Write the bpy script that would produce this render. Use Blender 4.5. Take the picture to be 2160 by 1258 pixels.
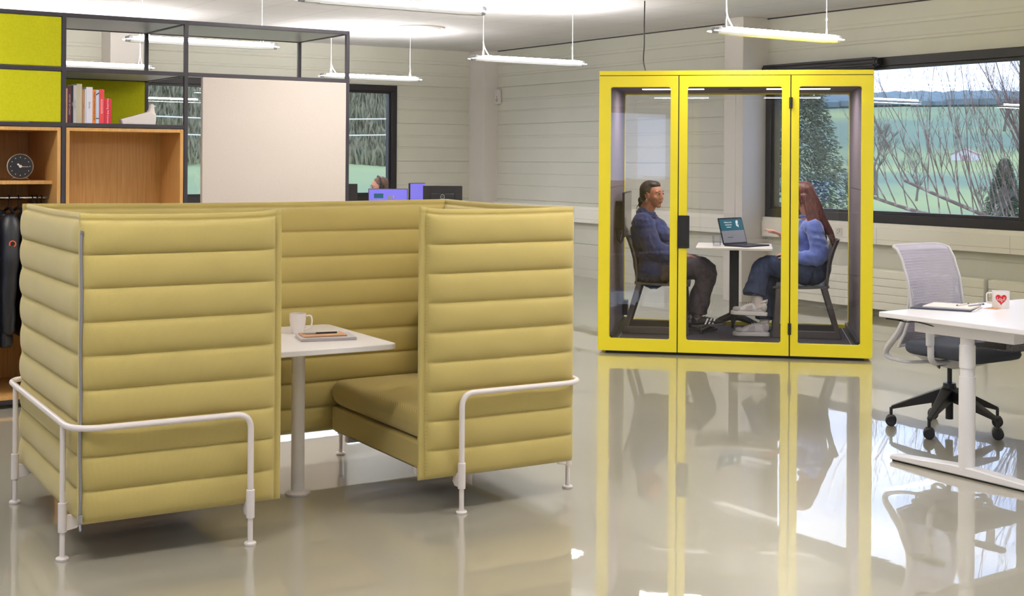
import bpy, bmesh, math, random
from math import sin, cos, pi, radians as R, sqrt, atan2
from mathutils import Vector as V, Matrix, Euler, Quaternion, noise
random.seed(7)
sc = bpy.context.scene
col = sc.collection
for o in list(bpy.data.objects): bpy.data.objects.remove(o)

# ---------------------------------------------------------------- camera
F_PX, Y0, ROLL, YAW, EYE = 2797.27, 336.46, 0.0066432, R(33.2612), 1.5
cd = bpy.data.cameras.new('camera'); cam = bpy.data.objects.new('camera', cd); col.objects.link(cam)
cd.sensor_width = 36.0; cd.lens = 36.0*F_PX/2160; cd.shift_y = (Y0-629)/2160
cd.clip_start = .05; cd.clip_end = 2000
cam.matrix_world = Matrix.Translation((0, 0, EYE)) @ Matrix.Rotation(-YAW, 4, 'Z') @ Matrix.Rotation(R(90), 4, 'X') @ Matrix.Rotation(ROLL, 4, 'Z')
sc.camera = cam
# ---------------------------------------------------------------- exposure
sc.view_settings.view_transform = 'Standard'; sc.view_settings.look = 'None'
sc.view_settings.exposure = 0.18; sc.view_settings.gamma = 1; sc.view_settings.use_curve_mapping = False
try:
    sc.cycles.transparent_max_bounces = 24; sc.cycles.max_bounces = 10
    sc.cycles.caustics_reflective = False; sc.cycles.caustics_refractive = False
    sc.cycles.sample_clamp_indirect = 6
except Exception: pass
# ---------------------------------------------------------------- sky (bright overcast with bluish breaks)
W = bpy.data.worlds.new('sky'); sc.world = W; W.use_nodes = True
nt = W.node_tree; nt.nodes.clear()
N = nt.nodes.new; L = nt.links.new
out = N('ShaderNodeOutputWorld'); bg = N('ShaderNodeBackground'); L(bg.outputs[0], out.inputs[0])
tc = N('ShaderNodeTexCoord'); mp = N('ShaderNodeMapping'); mp.inputs['Scale'].default_value = (1, 1, 5)
nz = N('ShaderNodeTexNoise'); nz.inputs['Scale'].default_value = 3.2; nz.inputs['Detail'].default_value = 6
L(tc.outputs['Generated'], mp.inputs[0]); L(mp.outputs[0], nz.inputs[0])
rp = N('ShaderNodeValToRGB'); rp.color_ramp.elements[0].position = .38; rp.color_ramp.elements[0].color = (.46, .62, .98, 1)
rp.color_ramp.elements[1].position = .56; rp.color_ramp.elements[1].color = (.88, .91, 1.0, 1)
L(nz.outputs['Fac'], rp.inputs[0]); L(rp.outputs[0], bg.inputs[0]); bg.inputs[1].default_value = 2.6
# ---------------------------------------------------------------- light levels of the room's own lamps
LAMP_UP, LAMP_DOWN, TUBE = 20.0, 20.0, 64.0

# ================================================================= helpers
def lin(c):
    return tuple(((x/255)/12.92 if x <= 10 else (((x/255)+.055)/1.055)**2.4) for x in c)
MATS = {}
def mat(name, c, rough=.5, metal=0, spec=.5, bump=None, var=None, emit=None, coat=0, sheen=0, alpha=None, trans=0):
    """c in sRGB 0-255. bump=(kind,scale,strength,dist) var=(scale,c2,lo,hi)"""
    m = bpy.data.materials.new(name); m.use_nodes = True; MATS[name] = m
    n = m.node_tree; b = n.nodes['Principled BSDF']
    b.inputs['Base Color'].default_value = (*lin(c), 1); b.inputs['Roughness'].default_value = rough
    b.inputs['Metallic'].default_value = metal; b.inputs['Specular IOR Level'].default_value = spec
    b.inputs['Coat Weight'].default_value = coat; b.inputs['Sheen Weight'].default_value = sheen
    b.inputs['Transmission Weight'].default_value = trans
    t = n.nodes.new('ShaderNodeTexCoord')
    if var:
        x = n.nodes.new('ShaderNodeTexNoise'); mm = n.nodes.new('ShaderNodeMapping')
        s = var[0]; mm.inputs['Scale'].default_value = s if isinstance(s, tuple) else (s, s, s)
        x.inputs['Scale'].default_value = 1; x.inputs['Detail'].default_value = 4
        n.links.new(t.outputs['Object'], mm.inputs[0]); n.links.new(mm.outputs[0], x.inputs[0])
        r = n.nodes.new('ShaderNodeValToRGB'); r.color_ramp.elements[0].position = var[2]; r.color_ramp.elements[1].position = var[3]
        r.color_ramp.elements[0].color = (*lin(c), 1); r.color_ramp.elements[1].color = (*lin(var[1]), 1)
        n.links.new(x.outputs['Fac'], r.inputs[0]); n.links.new(r.outputs[0], b.inputs['Base Color'])
    if bump:
        mm = n.nodes.new('ShaderNodeMapping'); s = bump[1]
        mm.inputs['Scale'].default_value = s if isinstance(s, tuple) else (s, s, s)
        x = n.nodes.new('ShaderNodeTexVoronoi' if bump[0] == 'v' else 'ShaderNodeTexNoise'); x.inputs['Scale'].default_value = 1
        n.links.new(t.outputs['Object'], mm.inputs[0]); n.links.new(mm.outputs[0], x.inputs[0])
        k = n.nodes.new('ShaderNodeBump'); k.inputs['Strength'].default_value = bump[2]; k.inputs['Distance'].default_value = bump[3]
        n.links.new(x.outputs[0], k.inputs['Height']); n.links.new(k.outputs[0], b.inputs['Normal'])
    if emit:
        b.inputs['Emission Color'].default_value = (*lin(emit[0]), 1); b.inputs['Emission Strength'].default_value = emit[1]
    return m
def glass(name, tint=(1, 1, 1), ior=1.45, rough=0.0, boost=1.0):
    m = bpy.data.materials.new(name); m.use_nodes = True; n = m.node_tree; n.nodes.clear()
    o = n.nodes.new('ShaderNodeOutputMaterial'); mx = n.nodes.new('ShaderNodeMixShader')
    tr = n.nodes.new('ShaderNodeBsdfTransparent'); tr.inputs[0].default_value = (*tint, 1)
    gl = n.nodes.new('ShaderNodeBsdfGlossy'); gl.inputs['Roughness'].default_value = rough
    fr = n.nodes.new('ShaderNodeFresnel'); fr.inputs[0].default_value = ior
    mu = n.nodes.new('ShaderNodeMath'); mu.operation = 'MULTIPLY'; mu.inputs[1].default_value = boost; mu.use_clamp = True
    ge = n.nodes.new('ShaderNodeNewGeometry'); io = n.nodes.new('ShaderNodeMix'); io.inputs[2].default_value = ior; io.inputs[3].default_value = 1/ior
    n.links.new(ge.outputs['Backfacing'], io.inputs[0]); n.links.new(io.outputs[0], fr.inputs[0])
    n.links.new(fr.outputs[0], mu.inputs[0]); n.links.new(mu.outputs[0], mx.inputs[0])
    n.links.new(tr.outputs[0], mx.inputs[1]); n.links.new(gl.outputs[0], mx.inputs[2]); n.links.new(mx.outputs[0], o.inputs[0])
    MATS[name] = m; return m

class MB:
    def __init__(s): s.v = []; s.f = []
    def add(s, v, f):
        o = len(s.v); s.v += [tuple(p) for p in v]; s.f += [tuple(i+o for i in q) for q in f]; return s
    def box(s, x0, x1, y0, y1, z0, z1, M=None):
        v = [V(p) for p in ((x0,y0,z0),(x1,y0,z0),(x1,y1,z0),(x0,y1,z0),(x0,y0,z1),(x1,y0,z1),(x1,y1,z1),(x0,y1,z1))]
        if M is not None: v = [M @ p for p in v]
        return s.add(v, [(3,2,1,0),(4,5,6,7),(0,1,5,4),(1,2,6,5),(2,3,7,6),(3,0,4,7)])
    def beam(s, p, q, w, h, up=(0, 0, 1)):      # rectangular bar p->q, w sideways, h along up
        p, q = V(p), V(q); d = (q-p).normalized(); sd = d.cross(V(up)).normalized(); u = sd.cross(d)
        v = []
        for a in (p, q):
            for i, j in ((-1,-1),(1,-1),(1,1),(-1,1)): v.append(a+sd*(i*w/2)+u*(j*h/2))
        return s.add(v, [(3,2,1,0),(4,5,6,7),(0,1,5,4),(1,2,6,5),(2,3,7,6),(3,0,4,7)])
    def tube(s, pts, r, n=10, closed=False, cap=True, flat=1.0, rnd=False):
        pts = [V(p) for p in pts]; k = len(pts)
        rs = list(r) if isinstance(r, (list, tuple)) else [r]*k
        if rnd and not closed:      # rounded ends
            a, b = pts[0], pts[-1]; da = (pts[0]-pts[1]).normalized(); db = (pts[-1]-pts[-2]).normalized()
            ea = [(a+da*rs[0]*sin(t), rs[0]*cos(t)) for t in (1.45, 1.1, .75, .38)]
            eb = [(b+db*rs[-1]*sin(t), rs[-1]*cos(t)) for t in (.38, .75, 1.1, 1.45)]
            pts = [e[0] for e in ea]+pts+[e[0] for e in eb]; rs = [e[1] for e in ea]+rs+[e[1] for e in eb]; k = len(pts)
        tg = []
        for i in range(k):
            if closed: t = pts[(i+1) % k]-pts[i-1]
            else: t = pts[min(i+1, k-1)]-pts[max(i-1, 0)]
            tg.append(t.normalized() if t.length > 1e-9 else V((0, 0, 1)))
        up = V((0, 0, 1)) if abs(tg[0].z) < .9 else V((1, 0, 0))
        nn = (up-tg[0]*up.dot(tg[0])).normalized(); v = []; f = []
        for i in range(k):
            nn = (nn-tg[i]*nn.dot(tg[i])).normalized(); bb = tg[i].cross(nn)
            for j in range(n):
                a = 2*pi*j/n; v.append(pts[i]+nn*(cos(a)*rs[i])+bb*(sin(a)*rs[i]*flat))
        for i in range(k if closed else k-1):
            i2 = (i+1) % k
            for j in range(n):
                j2 = (j+1) % n; f.append((i*n+j, i*n+j2, i2*n+j2, i2*n+j))
        if cap and not closed: f.append(tuple(range(n-1, -1, -1))); f.append(tuple((k-1)*n+j for j in range(n)))
        return s.add(v, f)
    def lathe(s, prof, c=(0, 0, 0), n=24, M=None, a0=0):
        c = V(c); v = []; f = []; k = len(prof)
        for r, z in prof:
            for j in range(n):
                a = 2*pi*j/n+a0; p = V((cos(a)*r, sin(a)*r, z)); v.append(c+(M @ p if M is not None else p))
        for i in range(k-1):
            for j in range(n):
                j2 = (j+1) % n; f.append((i*n+j, i*n+j2, (i+1)*n+j2, (i+1)*n+j))
        if prof[0][0] > 1e-6: f.append(tuple(range(n-1, -1, -1)))
        if prof[-1][0] > 1e-6: f.append(tuple((k-1)*n+j for j in range(n)))
        return s.add(v, f)
    def ell(s, c, r, rot=None, n=16, m=10):
        c = V(c); r = r if isinstance(r, (tuple, list)) else (r, r, r); v = []; f = []
        Q = Euler(rot).to_matrix() if rot is not None else Matrix.Identity(3)
        for i in range(m+1):
            t = pi*i/m
            for j in range(n):
                a = 2*pi*j/n; v.append(c+Q @ V((r[0]*sin(t)*cos(a), r[1]*sin(t)*sin(a), -r[2]*cos(t))))
        for i in range(m):
            for j in range(n):
                j2 = (j+1) % n; f.append((i*n+j, i*n+j2, (i+1)*n+j2, (i+1)*n+j))
        return s.add(v, f)
    def prism(s, poly, a, b, plane='xy', M=None):   # extrude polygon from a to b along the third axis
        def P(p, t):
            q = {'xy': V((p[0], p[1], t)), 'xz': V((p[0], t, p[1])), 'yz': V((t, p[0], p[1]))}[plane]
            return M @ q if M is not None else q
        k = len(poly); v = [P(p, a) for p in poly]+[P(p, b) for p in poly]
        f = [tuple(range(k-1, -1, -1)), tuple(range(k, 2*k))]+[(i, (i+1) % k, (i+1) % k+k, i+k) for i in range(k)]
        return s.add(v, f)
    def grid(s, fn, nu, nv, closeu=False):
        v = [fn(i/(nu if closeu else nu-1), j/(nv-1)) for j in range(nv) for i in range(nu)]
        f = []
        for j in range(nv-1):
            for i in range(nu if closeu else nu-1):
                i2 = (i+1) % nu; f.append((j*nu+i, j*nu+i2, (j+1)*nu+i2, (j+1)*nu+i))
        return s.add(v, f)
    def frame(s, x0, x1, z0, z1, a0, a1, c0, c1, y0, y1, rad=.015, k=5):  # flat panel in xz with a rounded opening
        inn = []; outp = []
        for cx, cz, st, ox, oz in ((a1-rad, c1-rad, 0, x1, z1), (a0+rad, c1-rad, 90, x0, z1), (a0+rad, c0+rad, 180, x0, z0), (a1-rad, c0+rad, 270, x1, z0)):
            for i in range(k+1):
                t = R(st+90*i/k); inn.append((cx+rad*cos(t), cz+rad*sin(t))); outp.append((ox, oz))
        n = len(inn); v = []
        for y in (y0, y1):
            v += [(p[0], y, p[1]) for p in inn]
        crn = [(x1, z1), (x0, z1), (x0, z0), (x1, z0)]
        for y in (y0, y1): v += [(p[0], y, p[1]) for p in crn]
        f = []
        for q in range(4):
            for i in range(k):
                a = q*(k+1)+i; f.append((2*n+q, a, a+1)); f.append((2*n+4+q, n+a+1, n+a))
            a = q*(k+1)+k; b = (a+1) % n; q2 = (q+1) % 4
            f.append((2*n+q, a, b, 2*n+q2)); f.append((2*n+4+q2, n+b, n+a, 2*n+4+q))
            f.append((2*n+q, 2*n+q2, 2*n+4+q2, 2*n+4+q))
        for i in range(n):
            j = (i+1) % n; f.append((i, n+i, n+j, j))
        return s.add(v, f)
    def mesh(s, name):
        me = bpy.data.meshes.new(name); me.from_pydata(s.v, [], s.f); me.validate()
        bm = bmesh.new(); bm.from_mesh(me); bmesh.ops.recalc_face_normals(bm, faces=bm.faces[:]); bm.to_mesh(me); bm.free()
        return me

def finish(o, m, smooth=True, bevel=0, sub=0, ang=38):
    if m is not None: o.data.materials.append(MATS[m] if isinstance(m, str) else m)
    if smooth:
        o.data.polygons.foreach_set('use_smooth', [True]*len(o.data.polygons))
        try: o.data.set_sharp_from_angle(angle=R(ang))
        except Exception: pass
    if bevel:
        b = o.modifiers.new('bevel', 'BEVEL'); b.width = bevel; b.segments = 2; b.limit_method = 'ANGLE'; b.angle_limit = R(50); b.harden_normals = False
    if sub:
        b = o.modifiers.new('sub', 'SUBSURF'); b.levels = sub; b.render_levels = sub
def part(name, mb, m, parent=None, bevel=0, smooth=True, sub=0, label=None, loc=None, rz=None, ang=38):
    me = mb.mesh(name) if isinstance(mb, MB) else mb
    o = bpy.data.objects.new(name, me); col.objects.link(o)
    if parent is not None: o.parent = parent
    if loc is not None: o.location = loc
    if rz is not None: o.rotation_euler = (0, 0, rz)
    finish(o, m, smooth, bevel, sub, ang)
    if label: o['label'] = label
    return o
def tag(o, label=None, cat=None, group=None, kind=None):
    if label: o['label'] = label
    if cat: o['category'] = cat
    if group: o['group'] = group
    if kind: o['kind'] = kind
    return o
def thing(name, label, cat, loc=(0, 0, 0), rz=0, group=None):
    o = bpy.data.objects.new(name, None); col.objects.link(o); o.empty_display_size = .1
    o.location = loc; o.rotation_euler = (0, 0, rz)
    return tag(o, label, cat, group)
def struct(name, mb, m, parent=None, **k):
    o = part(name, mb, m, parent, **k); o['kind'] = 'structure'; return o
def kids(o): return [c for c in bpy.data.objects if c.parent == o]
def dup(o, loc=None, rz=None, label=None, parent=None):
    c = o.copy(); col.objects.link(c)
    if parent is not None: c.parent = parent
    if loc is not None: c.location = loc
    if rz is not None: c.rotation_euler = (0, 0, rz)
    if label: c['label'] = label
    for ch in kids(o): dup(ch, parent=c)
    return c
def fillet(pts, r, k=6):
    pts = [V(p) for p in pts]; o = [pts[0]]; rr = r if isinstance(r, (list, tuple)) else [r]*(len(pts)-2)
    for i in range(1, len(pts)-1):
        a, b, c = pts[i-1], pts[i], pts[i+1]; d1 = (a-b).normalized(); d2 = (c-b).normalized()
        q = rr[i-1]; half = d1.angle(d2)/2; t = q/math.tan(half); t = min(t, (a-b).length*.49, (c-b).length*.49)
        p1, p2 = b+d1*t, b+d2*t
        for j in range(k+1):
            u = j/k; o.append(p1.lerp(b, u).lerp(b.lerp(p2, u), u))
    o.append(pts[-1]); return o
def spline(pts, k=8):
    pts = [V(p) for p in pts]; o = []
    for i in range(len(pts)-1):
        p0 = pts[max(i-1, 0)]; p1 = pts[i]; p2 = pts[i+1]; p3 = pts[min(i+2, len(pts)-1)]
        for j in range(k):
            t = j/k; o.append(.5*((2*p1)+(p2-p0)*t+(2*p0-5*p1+4*p2-p3)*t*t+(3*p1-p0-3*p2+p3)*t*t*t))
    o.append(pts[-1]); return o
def text_mesh(s, size, depth=.0004, align='CENTER', bold=0):
    c = bpy.data.curves.new('t', 'FONT'); c.body = s; c.size = size; c.extrude = depth; c.align_x = align; c.align_y = 'CENTER'; c.offset = bold
    o = bpy.data.objects.new('t', c); col.objects.link(o); bpy.context.view_layer.update()
    me = bpy.data.meshes.new_from_object(o.evaluated_get(bpy.context.evaluated_depsgraph_get()))
    bpy.data.objects.remove(o); return me
def lettering(name, s, size, m, parent, M, depth=.0004, align='CENTER', fn=None, bold=0, label=None):
    me = text_mesh(s, size, depth, align, bold)
    for v in me.vertices:
        v.co = fn(v.co) if fn else M @ v.co
    return part(name, me, m, parent, smooth=False, label=label)
def blob(name, mb, vox, m, parent, smooth=6, fac=.5, label=None, extra=None, disp=None):
    """union of overlapping closed shapes, remeshed to one continuous skin and relaxed"""
    o = bpy.data.objects.new(name, mb.mesh(name)); col.objects.link(o)
    r = o.modifiers.new('r', 'REMESH'); r.mode = 'VOXEL'; r.voxel_size = vox
    s = o.modifiers.new('s', 'SMOOTH'); s.factor = fac; s.iterations = smooth
    bpy.context.view_layer.update()
    me = bpy.data.meshes.new_from_object(o.evaluated_get(bpy.context.evaluated_depsgraph_get()))
    bpy.data.objects.remove(o); me.name = name
    if disp:
        nn = [v.normal.copy() for v in me.vertices]
        for v, q in zip(me.vertices, nn): v.co += q*disp(v.co)
    return part(name, me, m, parent, label=label, ang=180)

# ================================================================= materials
mat('wall_paint', (208, 206, 194), .5, var=(1.2, (203, 201, 188), .4, .7))
mat('white_paint', (218, 213, 206), .5)
mat('column_paint', (214, 208, 202), .6, bump=('n', 60, .25, .003))
mat('trunking', (240, 236, 226), .4)
mat('radiator', (238, 234, 222), .4)
mat('black_metal', (34, 31, 34), .45)
mat('shelf_metal', (48, 43, 50), .5)
mat('shelf_grey', (184, 187, 196), .35)
mat('black_plastic', (30, 29, 31), .4)
mat('dark_plastic', (66, 61, 64), .5)
mat('chrome', (205, 205, 208), .18, metal=1)
mat('lime_fabric', (196, 194, 10), .9, bump=('n', 600, .3, .001), var=(90, (190, 188, 4), .4, .6))
mat('beige_fabric', (205, 194, 184), .95, bump=('n', 700, .3, .001), var=(350, (192, 181, 172), .45, .6))
mat('sofa_frame', (236, 226, 222), .35)
mat('table_white', (238, 232, 228), .38)
mat('desk_white', (236, 233, 234), .3)
mat('zipper', (150, 146, 150), .45, metal=.4)
mat('booth_yellow', (240, 222, 40), .42)
mat('booth_felt', (128, 114, 122), .95, bump=('n', 500, .3, .001), var=(220, (116, 103, 112), .4, .6))
mat('booth_carpet', (80, 72, 84), .98, bump=('n', 400, .6, .003), var=(260, (52, 46, 58), .4, .6))
mat('chair_plastic', (92, 84, 86), .5)
mat('denim_shirt', (40, 56, 112), .85, bump=('n', (50, 50, 18), .4, .006), var=((38, 38, 12), (24, 36, 84), .35, .7), sheen=.1)
mat('stitch_blue', (78, 92, 140), .8)
mat('charcoal_denim', (84, 74, 80), .9, bump=('n', (28, 28, 12), .3, .006), var=(24, (64, 56, 62), .4, .7))
mat('navy_denim', (58, 70, 106), .9, bump=('n', (28, 28, 12), .35, .006), var=(16, (40, 50, 80), .4, .7))
mat('blue_knit', (104, 124, 200), .95, bump=('n', (34, 34, 20), .4, .008), var=(26, (90, 108, 184), .4, .7), sheen=.5)
mat('skin_warm', (176, 118, 92), .5, var=(14, (168, 104, 84), .4, .7))
mat('skin_light', (214, 160, 142), .5, var=(14, (206, 146, 130), .4, .7))
mat('hair_dark', (34, 24, 27), .52, bump=('n', (40, 160, 160), .3, .002), var=((20, 90, 90), (50, 34, 38), .45, .7))
mat('hair_auburn', (76, 38, 35), .42, bump=('n', (150, 150, 10), .5, .006), var=((90, 90, 6), (122, 66, 56), .4, .7))
mat('hair_brown', (96, 74, 62), .7, bump=('n', 200, .8, .004), var=(120, (130, 104, 90), .4, .6))
mat('lips', (166, 84, 84), .4); mat('eye_white', (225, 215, 210), .2); mat('iris', (30, 18, 16), .2); mat('brow', (48, 32, 30), .8)
mat('shoe_black', (34, 31, 36), .55); mat('shoe_white', (240, 236, 240), .5); mat('shoe_grey', (206, 200, 206), .5); mat('sole_grey', (90, 80, 84), .7)
mat('sock_white', (224, 214, 214), .9, bump=('n', (30, 30, 400), .3, .001))
mat('sock_grey', (150, 140, 146), .9)
mat('mesh_lilac', (203, 198, 212), .6)
mat('chair_shell', (204, 202, 204), .45)
mat('seat_fabric', (72, 76, 86), .9, bump=('n', 500, .4, .001), var=(300, (60, 64, 74), .4, .6))
mat('felt_grey', (120, 118, 120), .95, var=(160, (80, 78, 82), .4, .6))
mat('mug_white', (236, 230, 226), .25); mat('coffee', (70, 48, 38), .2)
mat('paper', (232, 226, 222), .7); mat('kraft', (206, 160, 122), .8); mat('book_grey', (196, 190, 192), .6); mat('folder_navy', (46, 48, 70), .5)
mat('red', (200, 24, 28), .5); mat('green', (40, 170, 70), .5)
mat('silver', (176, 178, 182), .3, metal=.7)
mat('lamp_metal', (200, 200, 200), .4, metal=.3); mat('lamp_cap', (130, 130, 132), .5)
mat('lamp_glow', (255, 253, 250), .4, emit=((255, 252, 248), TUBE))
mat('lamp_wing', (250, 250, 250), .4, emit=((255, 254, 252), 2.6))
mat('wire', (205, 205, 205), .4)
mat('screen_dark', (28, 30, 44), .2); mat('screen_grey', (96, 94, 96), .15)
mat('screen_violet', (90, 86, 160), .3, emit=((112, 104, 210), .75))
mat('screen_teal', (20, 70, 84), .3, emit=((40, 108, 122), .35)); mat('screen_pale', (110, 110, 116), .3, emit=((150, 148, 152), .3))
mat('screen_text', (210, 215, 215), .4, emit=((200, 205, 205), .35))
mat('laptop', (52, 50, 62), .35, metal=.4)
mat('puffer', (24, 24, 30), .42, bump=('n', 30, .3, .004))
mat('badge_orange', (214, 84, 40), .6)
mat('ceramic', (228, 218, 212), .4)
mat('jacket_trim', (60, 60, 64), .5)
# oak
def oak(name, c1, c2):
    m = mat(name, c1, .45); n = m.node_tree; b = n.nodes['Principled BSDF']; t = n.nodes.new('ShaderNodeTexCoord')
    mm = n.nodes.new('ShaderNodeMapping'); mm.inputs['Scale'].default_value = (90, 90, 3.2)
    x = n.nodes.new('ShaderNodeTexNoise'); x.inputs['Scale'].default_value = 1; x.inputs['Detail'].default_value = 5
    r = n.nodes.new('ShaderNodeValToRGB'); r.color_ramp.elements[0].position = .3; r.color_ramp.elements[1].position = .7
    r.color_ramp.elements[0].color = (*lin(c1), 1); r.color_ramp.elements[1].color = (*lin(c2), 1)
    n.links.new(t.outputs['Object'], mm.inputs[0]); n.links.new(mm.outputs[0], x.inputs[0]); n.links.new(x.outputs['Fac'], r.inputs[0]); n.links.new(r.outputs[0], b.inputs['Base Color'])
    k = n.nodes.new('ShaderNodeBump'); k.inputs['Strength'].default_value = .15; k.inputs['Distance'].default_value = .001
    n.links.new(x.outputs['Fac'], k.inputs['Height']); n.links.new(k.outputs[0], b.inputs['Normal'])
oak('oak', (196, 144, 76), (214, 168, 104))
# sofa weave: two yarn colours in a fine diagonal weave
def weave():
    m = mat('sofa_fabric', (196, 180, 96), .92, sheen=.25); n = m.node_tree; b = n.nodes['Principled BSDF']; t = n.nodes.new('ShaderNodeTexCoord')
    def wv(rot):
        mm = n.nodes.new('ShaderNodeMapping'); mm.inputs['Rotation'].default_value = rot
        w = n.nodes.new('ShaderNodeTexWave'); w.inputs['Scale'].default_value = 135; w.inputs['Distortion'].default_value = .6; w.inputs['Detail'].default_value = 1
        n.links.new(t.outputs['Object'], mm.inputs[0]); n.links.new(mm.outputs[0], w.inputs[0]); return w
    a, c = wv((R(35), R(45), 0)), wv((R(-35), R(-45), R(20)))
    mu = n.nodes.new('ShaderNodeMath'); mu.operation = 'MULTIPLY'; n.links.new(a.outputs['Fac'], mu.inputs[0]); n.links.new(c.outputs['Fac'], mu.inputs[1])
    r = n.nodes.new('ShaderNodeValToRGB'); r.color_ramp.elements[0].position = .05; r.color_ramp.elements[1].position = .6
    r.color_ramp.elements[0].color = (*lin((184, 161, 74)), 1); r.color_ramp.elements[1].color = (*lin((210, 197, 142)), 1)
    n.links.new(mu.outputs[0], r.inputs[0]); n.links.new(r.outputs[0], b.inputs['Base Color'])
    k = n.nodes.new('ShaderNodeBump'); k.inputs['Strength'].default_value = .35; k.inputs['Distance'].default_value = .0012
    n.links.new(mu.outputs[0], k.inputs['Height']); n.links.new(k.outputs[0], b.inputs['Normal'])
weave()
# poured resin floor
def resin():
    m = mat('resin_floor', (174, 169, 151), .30, spec=.5); n = m.node_tree; b = n.nodes['Principled BSDF']; t = n.nodes.new('ShaderNodeTexCoord')
    b.inputs['Coat Weight'].default_value = 1; b.inputs['Coat Roughness'].default_value = .015; b.inputs['Coat IOR'].default_value = 1.62
    x = n.nodes.new('ShaderNodeTexNoise'); x.inputs['Scale'].default_value = 1.1; x.inputs['Detail'].default_value = 2
    y = n.nodes.new('ShaderNodeTexNoise'); y.inputs['Scale'].default_value = 22; y.inputs['Detail'].default_value = 1
    n.links.new(t.outputs['Object'], x.inputs[0]); n.links.new(t.outputs['Object'], y.inputs[0])
    k = n.nodes.new('ShaderNodeBump'); k.inputs['Strength'].default_value = .35; k.inputs['Distance'].default_value = .004
    n.links.new(x.outputs['Fac'], k.inputs['Height'])
    k2 = n.nodes.new('ShaderNodeBump'); k2.inputs['Strength'].default_value = .06; k2.inputs['Distance'].default_value = .0006
    n.links.new(y.outputs['Fac'], k2.inputs['Height']); n.links.new(k.outputs[0], k2.inputs['Normal'])
    n.links.new(k2.outputs[0], b.inputs['Coat Normal'])
    r = n.nodes.new('ShaderNodeValToRGB'); r.color_ramp.elements[0].color = (*lin((170, 165, 147)), 1); r.color_ramp.elements[1].color = (*lin((178, 173, 156)), 1)
    n.links.new(x.outputs['Fac'], r.inputs[0]); n.links.new(r.outputs[0], b.inputs['Base Color'])
resin()
# ceiling tiles with fine joints
def tiles():
    m = mat('ceiling_tile', (220, 217, 218), .9); n = m.node_tree; b = n.nodes['Principled BSDF']; t = n.nodes.new('ShaderNodeTexCoord')
    sp = n.nodes.new('ShaderNodeSeparateXYZ'); n.links.new(t.outputs['Object'], sp.inputs[0])
    ms = []
    for ax, off, per in ((0, 5.95, .65), (1, 10.43, .67)):
        a = n.nodes.new('ShaderNodeMath'); a.operation = 'SUBTRACT'; a.inputs[1].default_value = off-20*per; n.links.new(sp.outputs[ax], a.inputs[0])
        w = n.nodes.new('ShaderNodeMath'); w.operation = 'MODULO'; w.inputs[1].default_value = per; n.links.new(a.outputs[0], w.inputs[0])
        l = n.nodes.new('ShaderNodeMath'); l.operation = 'LESS_THAN'; l.inputs[1].default_value = .007; n.links.new(w.outputs[0], l.inputs[0]); ms.append(l)
    mx = n.nodes.new('ShaderNodeMath'); mx.operation = 'MAXIMUM'; n.links.new(ms[0].outputs[0], mx.inputs[0]); n.links.new(ms[1].outputs[0], mx.inputs[1])
    c = n.nodes.new('ShaderNodeMix'); c.data_type = 'RGBA'; c.inputs[6].default_value = (*lin((216, 213, 215)), 1); c.inputs[7].default_value = (*lin((176, 172, 172)), 1)
    n.links.new(mx.outputs[0], c.inputs[0]); n.links.new(c.outputs[2], b.inputs['Base Color'])
tiles()
glass('window_glass', (.90, .94, .99), 1.5, boost=1.4)
glass('booth_glass', (.985, .985, .99), 1.5, boost=1.1)
glass('tumbler_glass', (.985, .985, .99), 1.5, boost=1.6)
mat('grass', (84, 108, 78), .95, var=(.25, (96, 116, 84), .35, .7))
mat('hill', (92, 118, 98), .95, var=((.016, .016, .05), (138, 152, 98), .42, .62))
mat('bark', (112, 92, 82), .8, var=(8, (172, 158, 146), .5, .68))
mat('bark_dark', (112, 104, 96), .9)
mat('conifer', (58, 76, 62), .9, var=(3, (98, 108, 76), .4, .7))
mat('shrub', (112, 116, 92), .95, var=(1.2, (150, 142, 112), .35, .7))
mat('hazed_trees', (104, 124, 132), .95); mat('barn_wall', (214, 206, 212), .8); mat('barn_roof', (176, 134, 134), .8)  # distant trees: bluish haze is put into their colour

# ================================================================= the room
XR, YF, ZC, XL, YB = 10.09, 16.15, 3.03, -5.0, -5.0
struct('floor', MB().box(XL-.2, XR+.2, YB-.2, YF+.2, -.2, 0), 'resin_floor', smooth=False)
struct('ceiling', MB().box(XL-.2, XR+.2, YB-.2, YF+.2, ZC, ZC+.2), 'ceiling_tile', smooth=False)
GROOVE = []
GROOVE += [(2.866, .003, .01), (2.823, .008, .013), (2.70, .003, .01), (2.666, .008, .013)]
zz = 2.51
while zz > .05:
    GROOVE += [(zz, .011, .014), (zz-.162, .005, .012), (zz-.325, .005, .012)]
    if zz > 1.6: GROOVE += [(zz-.19, .003, .01), (zz-.345, .003, .01)]
    zz -= .522
def clad(mb, ax, pos, a, b, z0, z1, d):
    """cladding sheet on plane ax=pos from a to b, z0..z1; d = sign of the direction into the wall"""
    pr = [(0, z0)]
    for z, dp, w in sorted(GROOVE):
        if z0+.02 < z < z1-.02: pr += [(0, z-w/2), (dp, z-w*.25), (dp, z+w*.25), (0, z+w/2)]
    pr.append((0, z1)); back = .18
    poly = pr+[(back, z1), (back, z0)]
    if ax == 'x': mb.prism([(pos+d*p[0], p[1]) for p in poly], a, b, 'xz')
    else: mb.prism([(pos+d*p[0], p[1]) for p in poly], a, b, 'yz')
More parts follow.
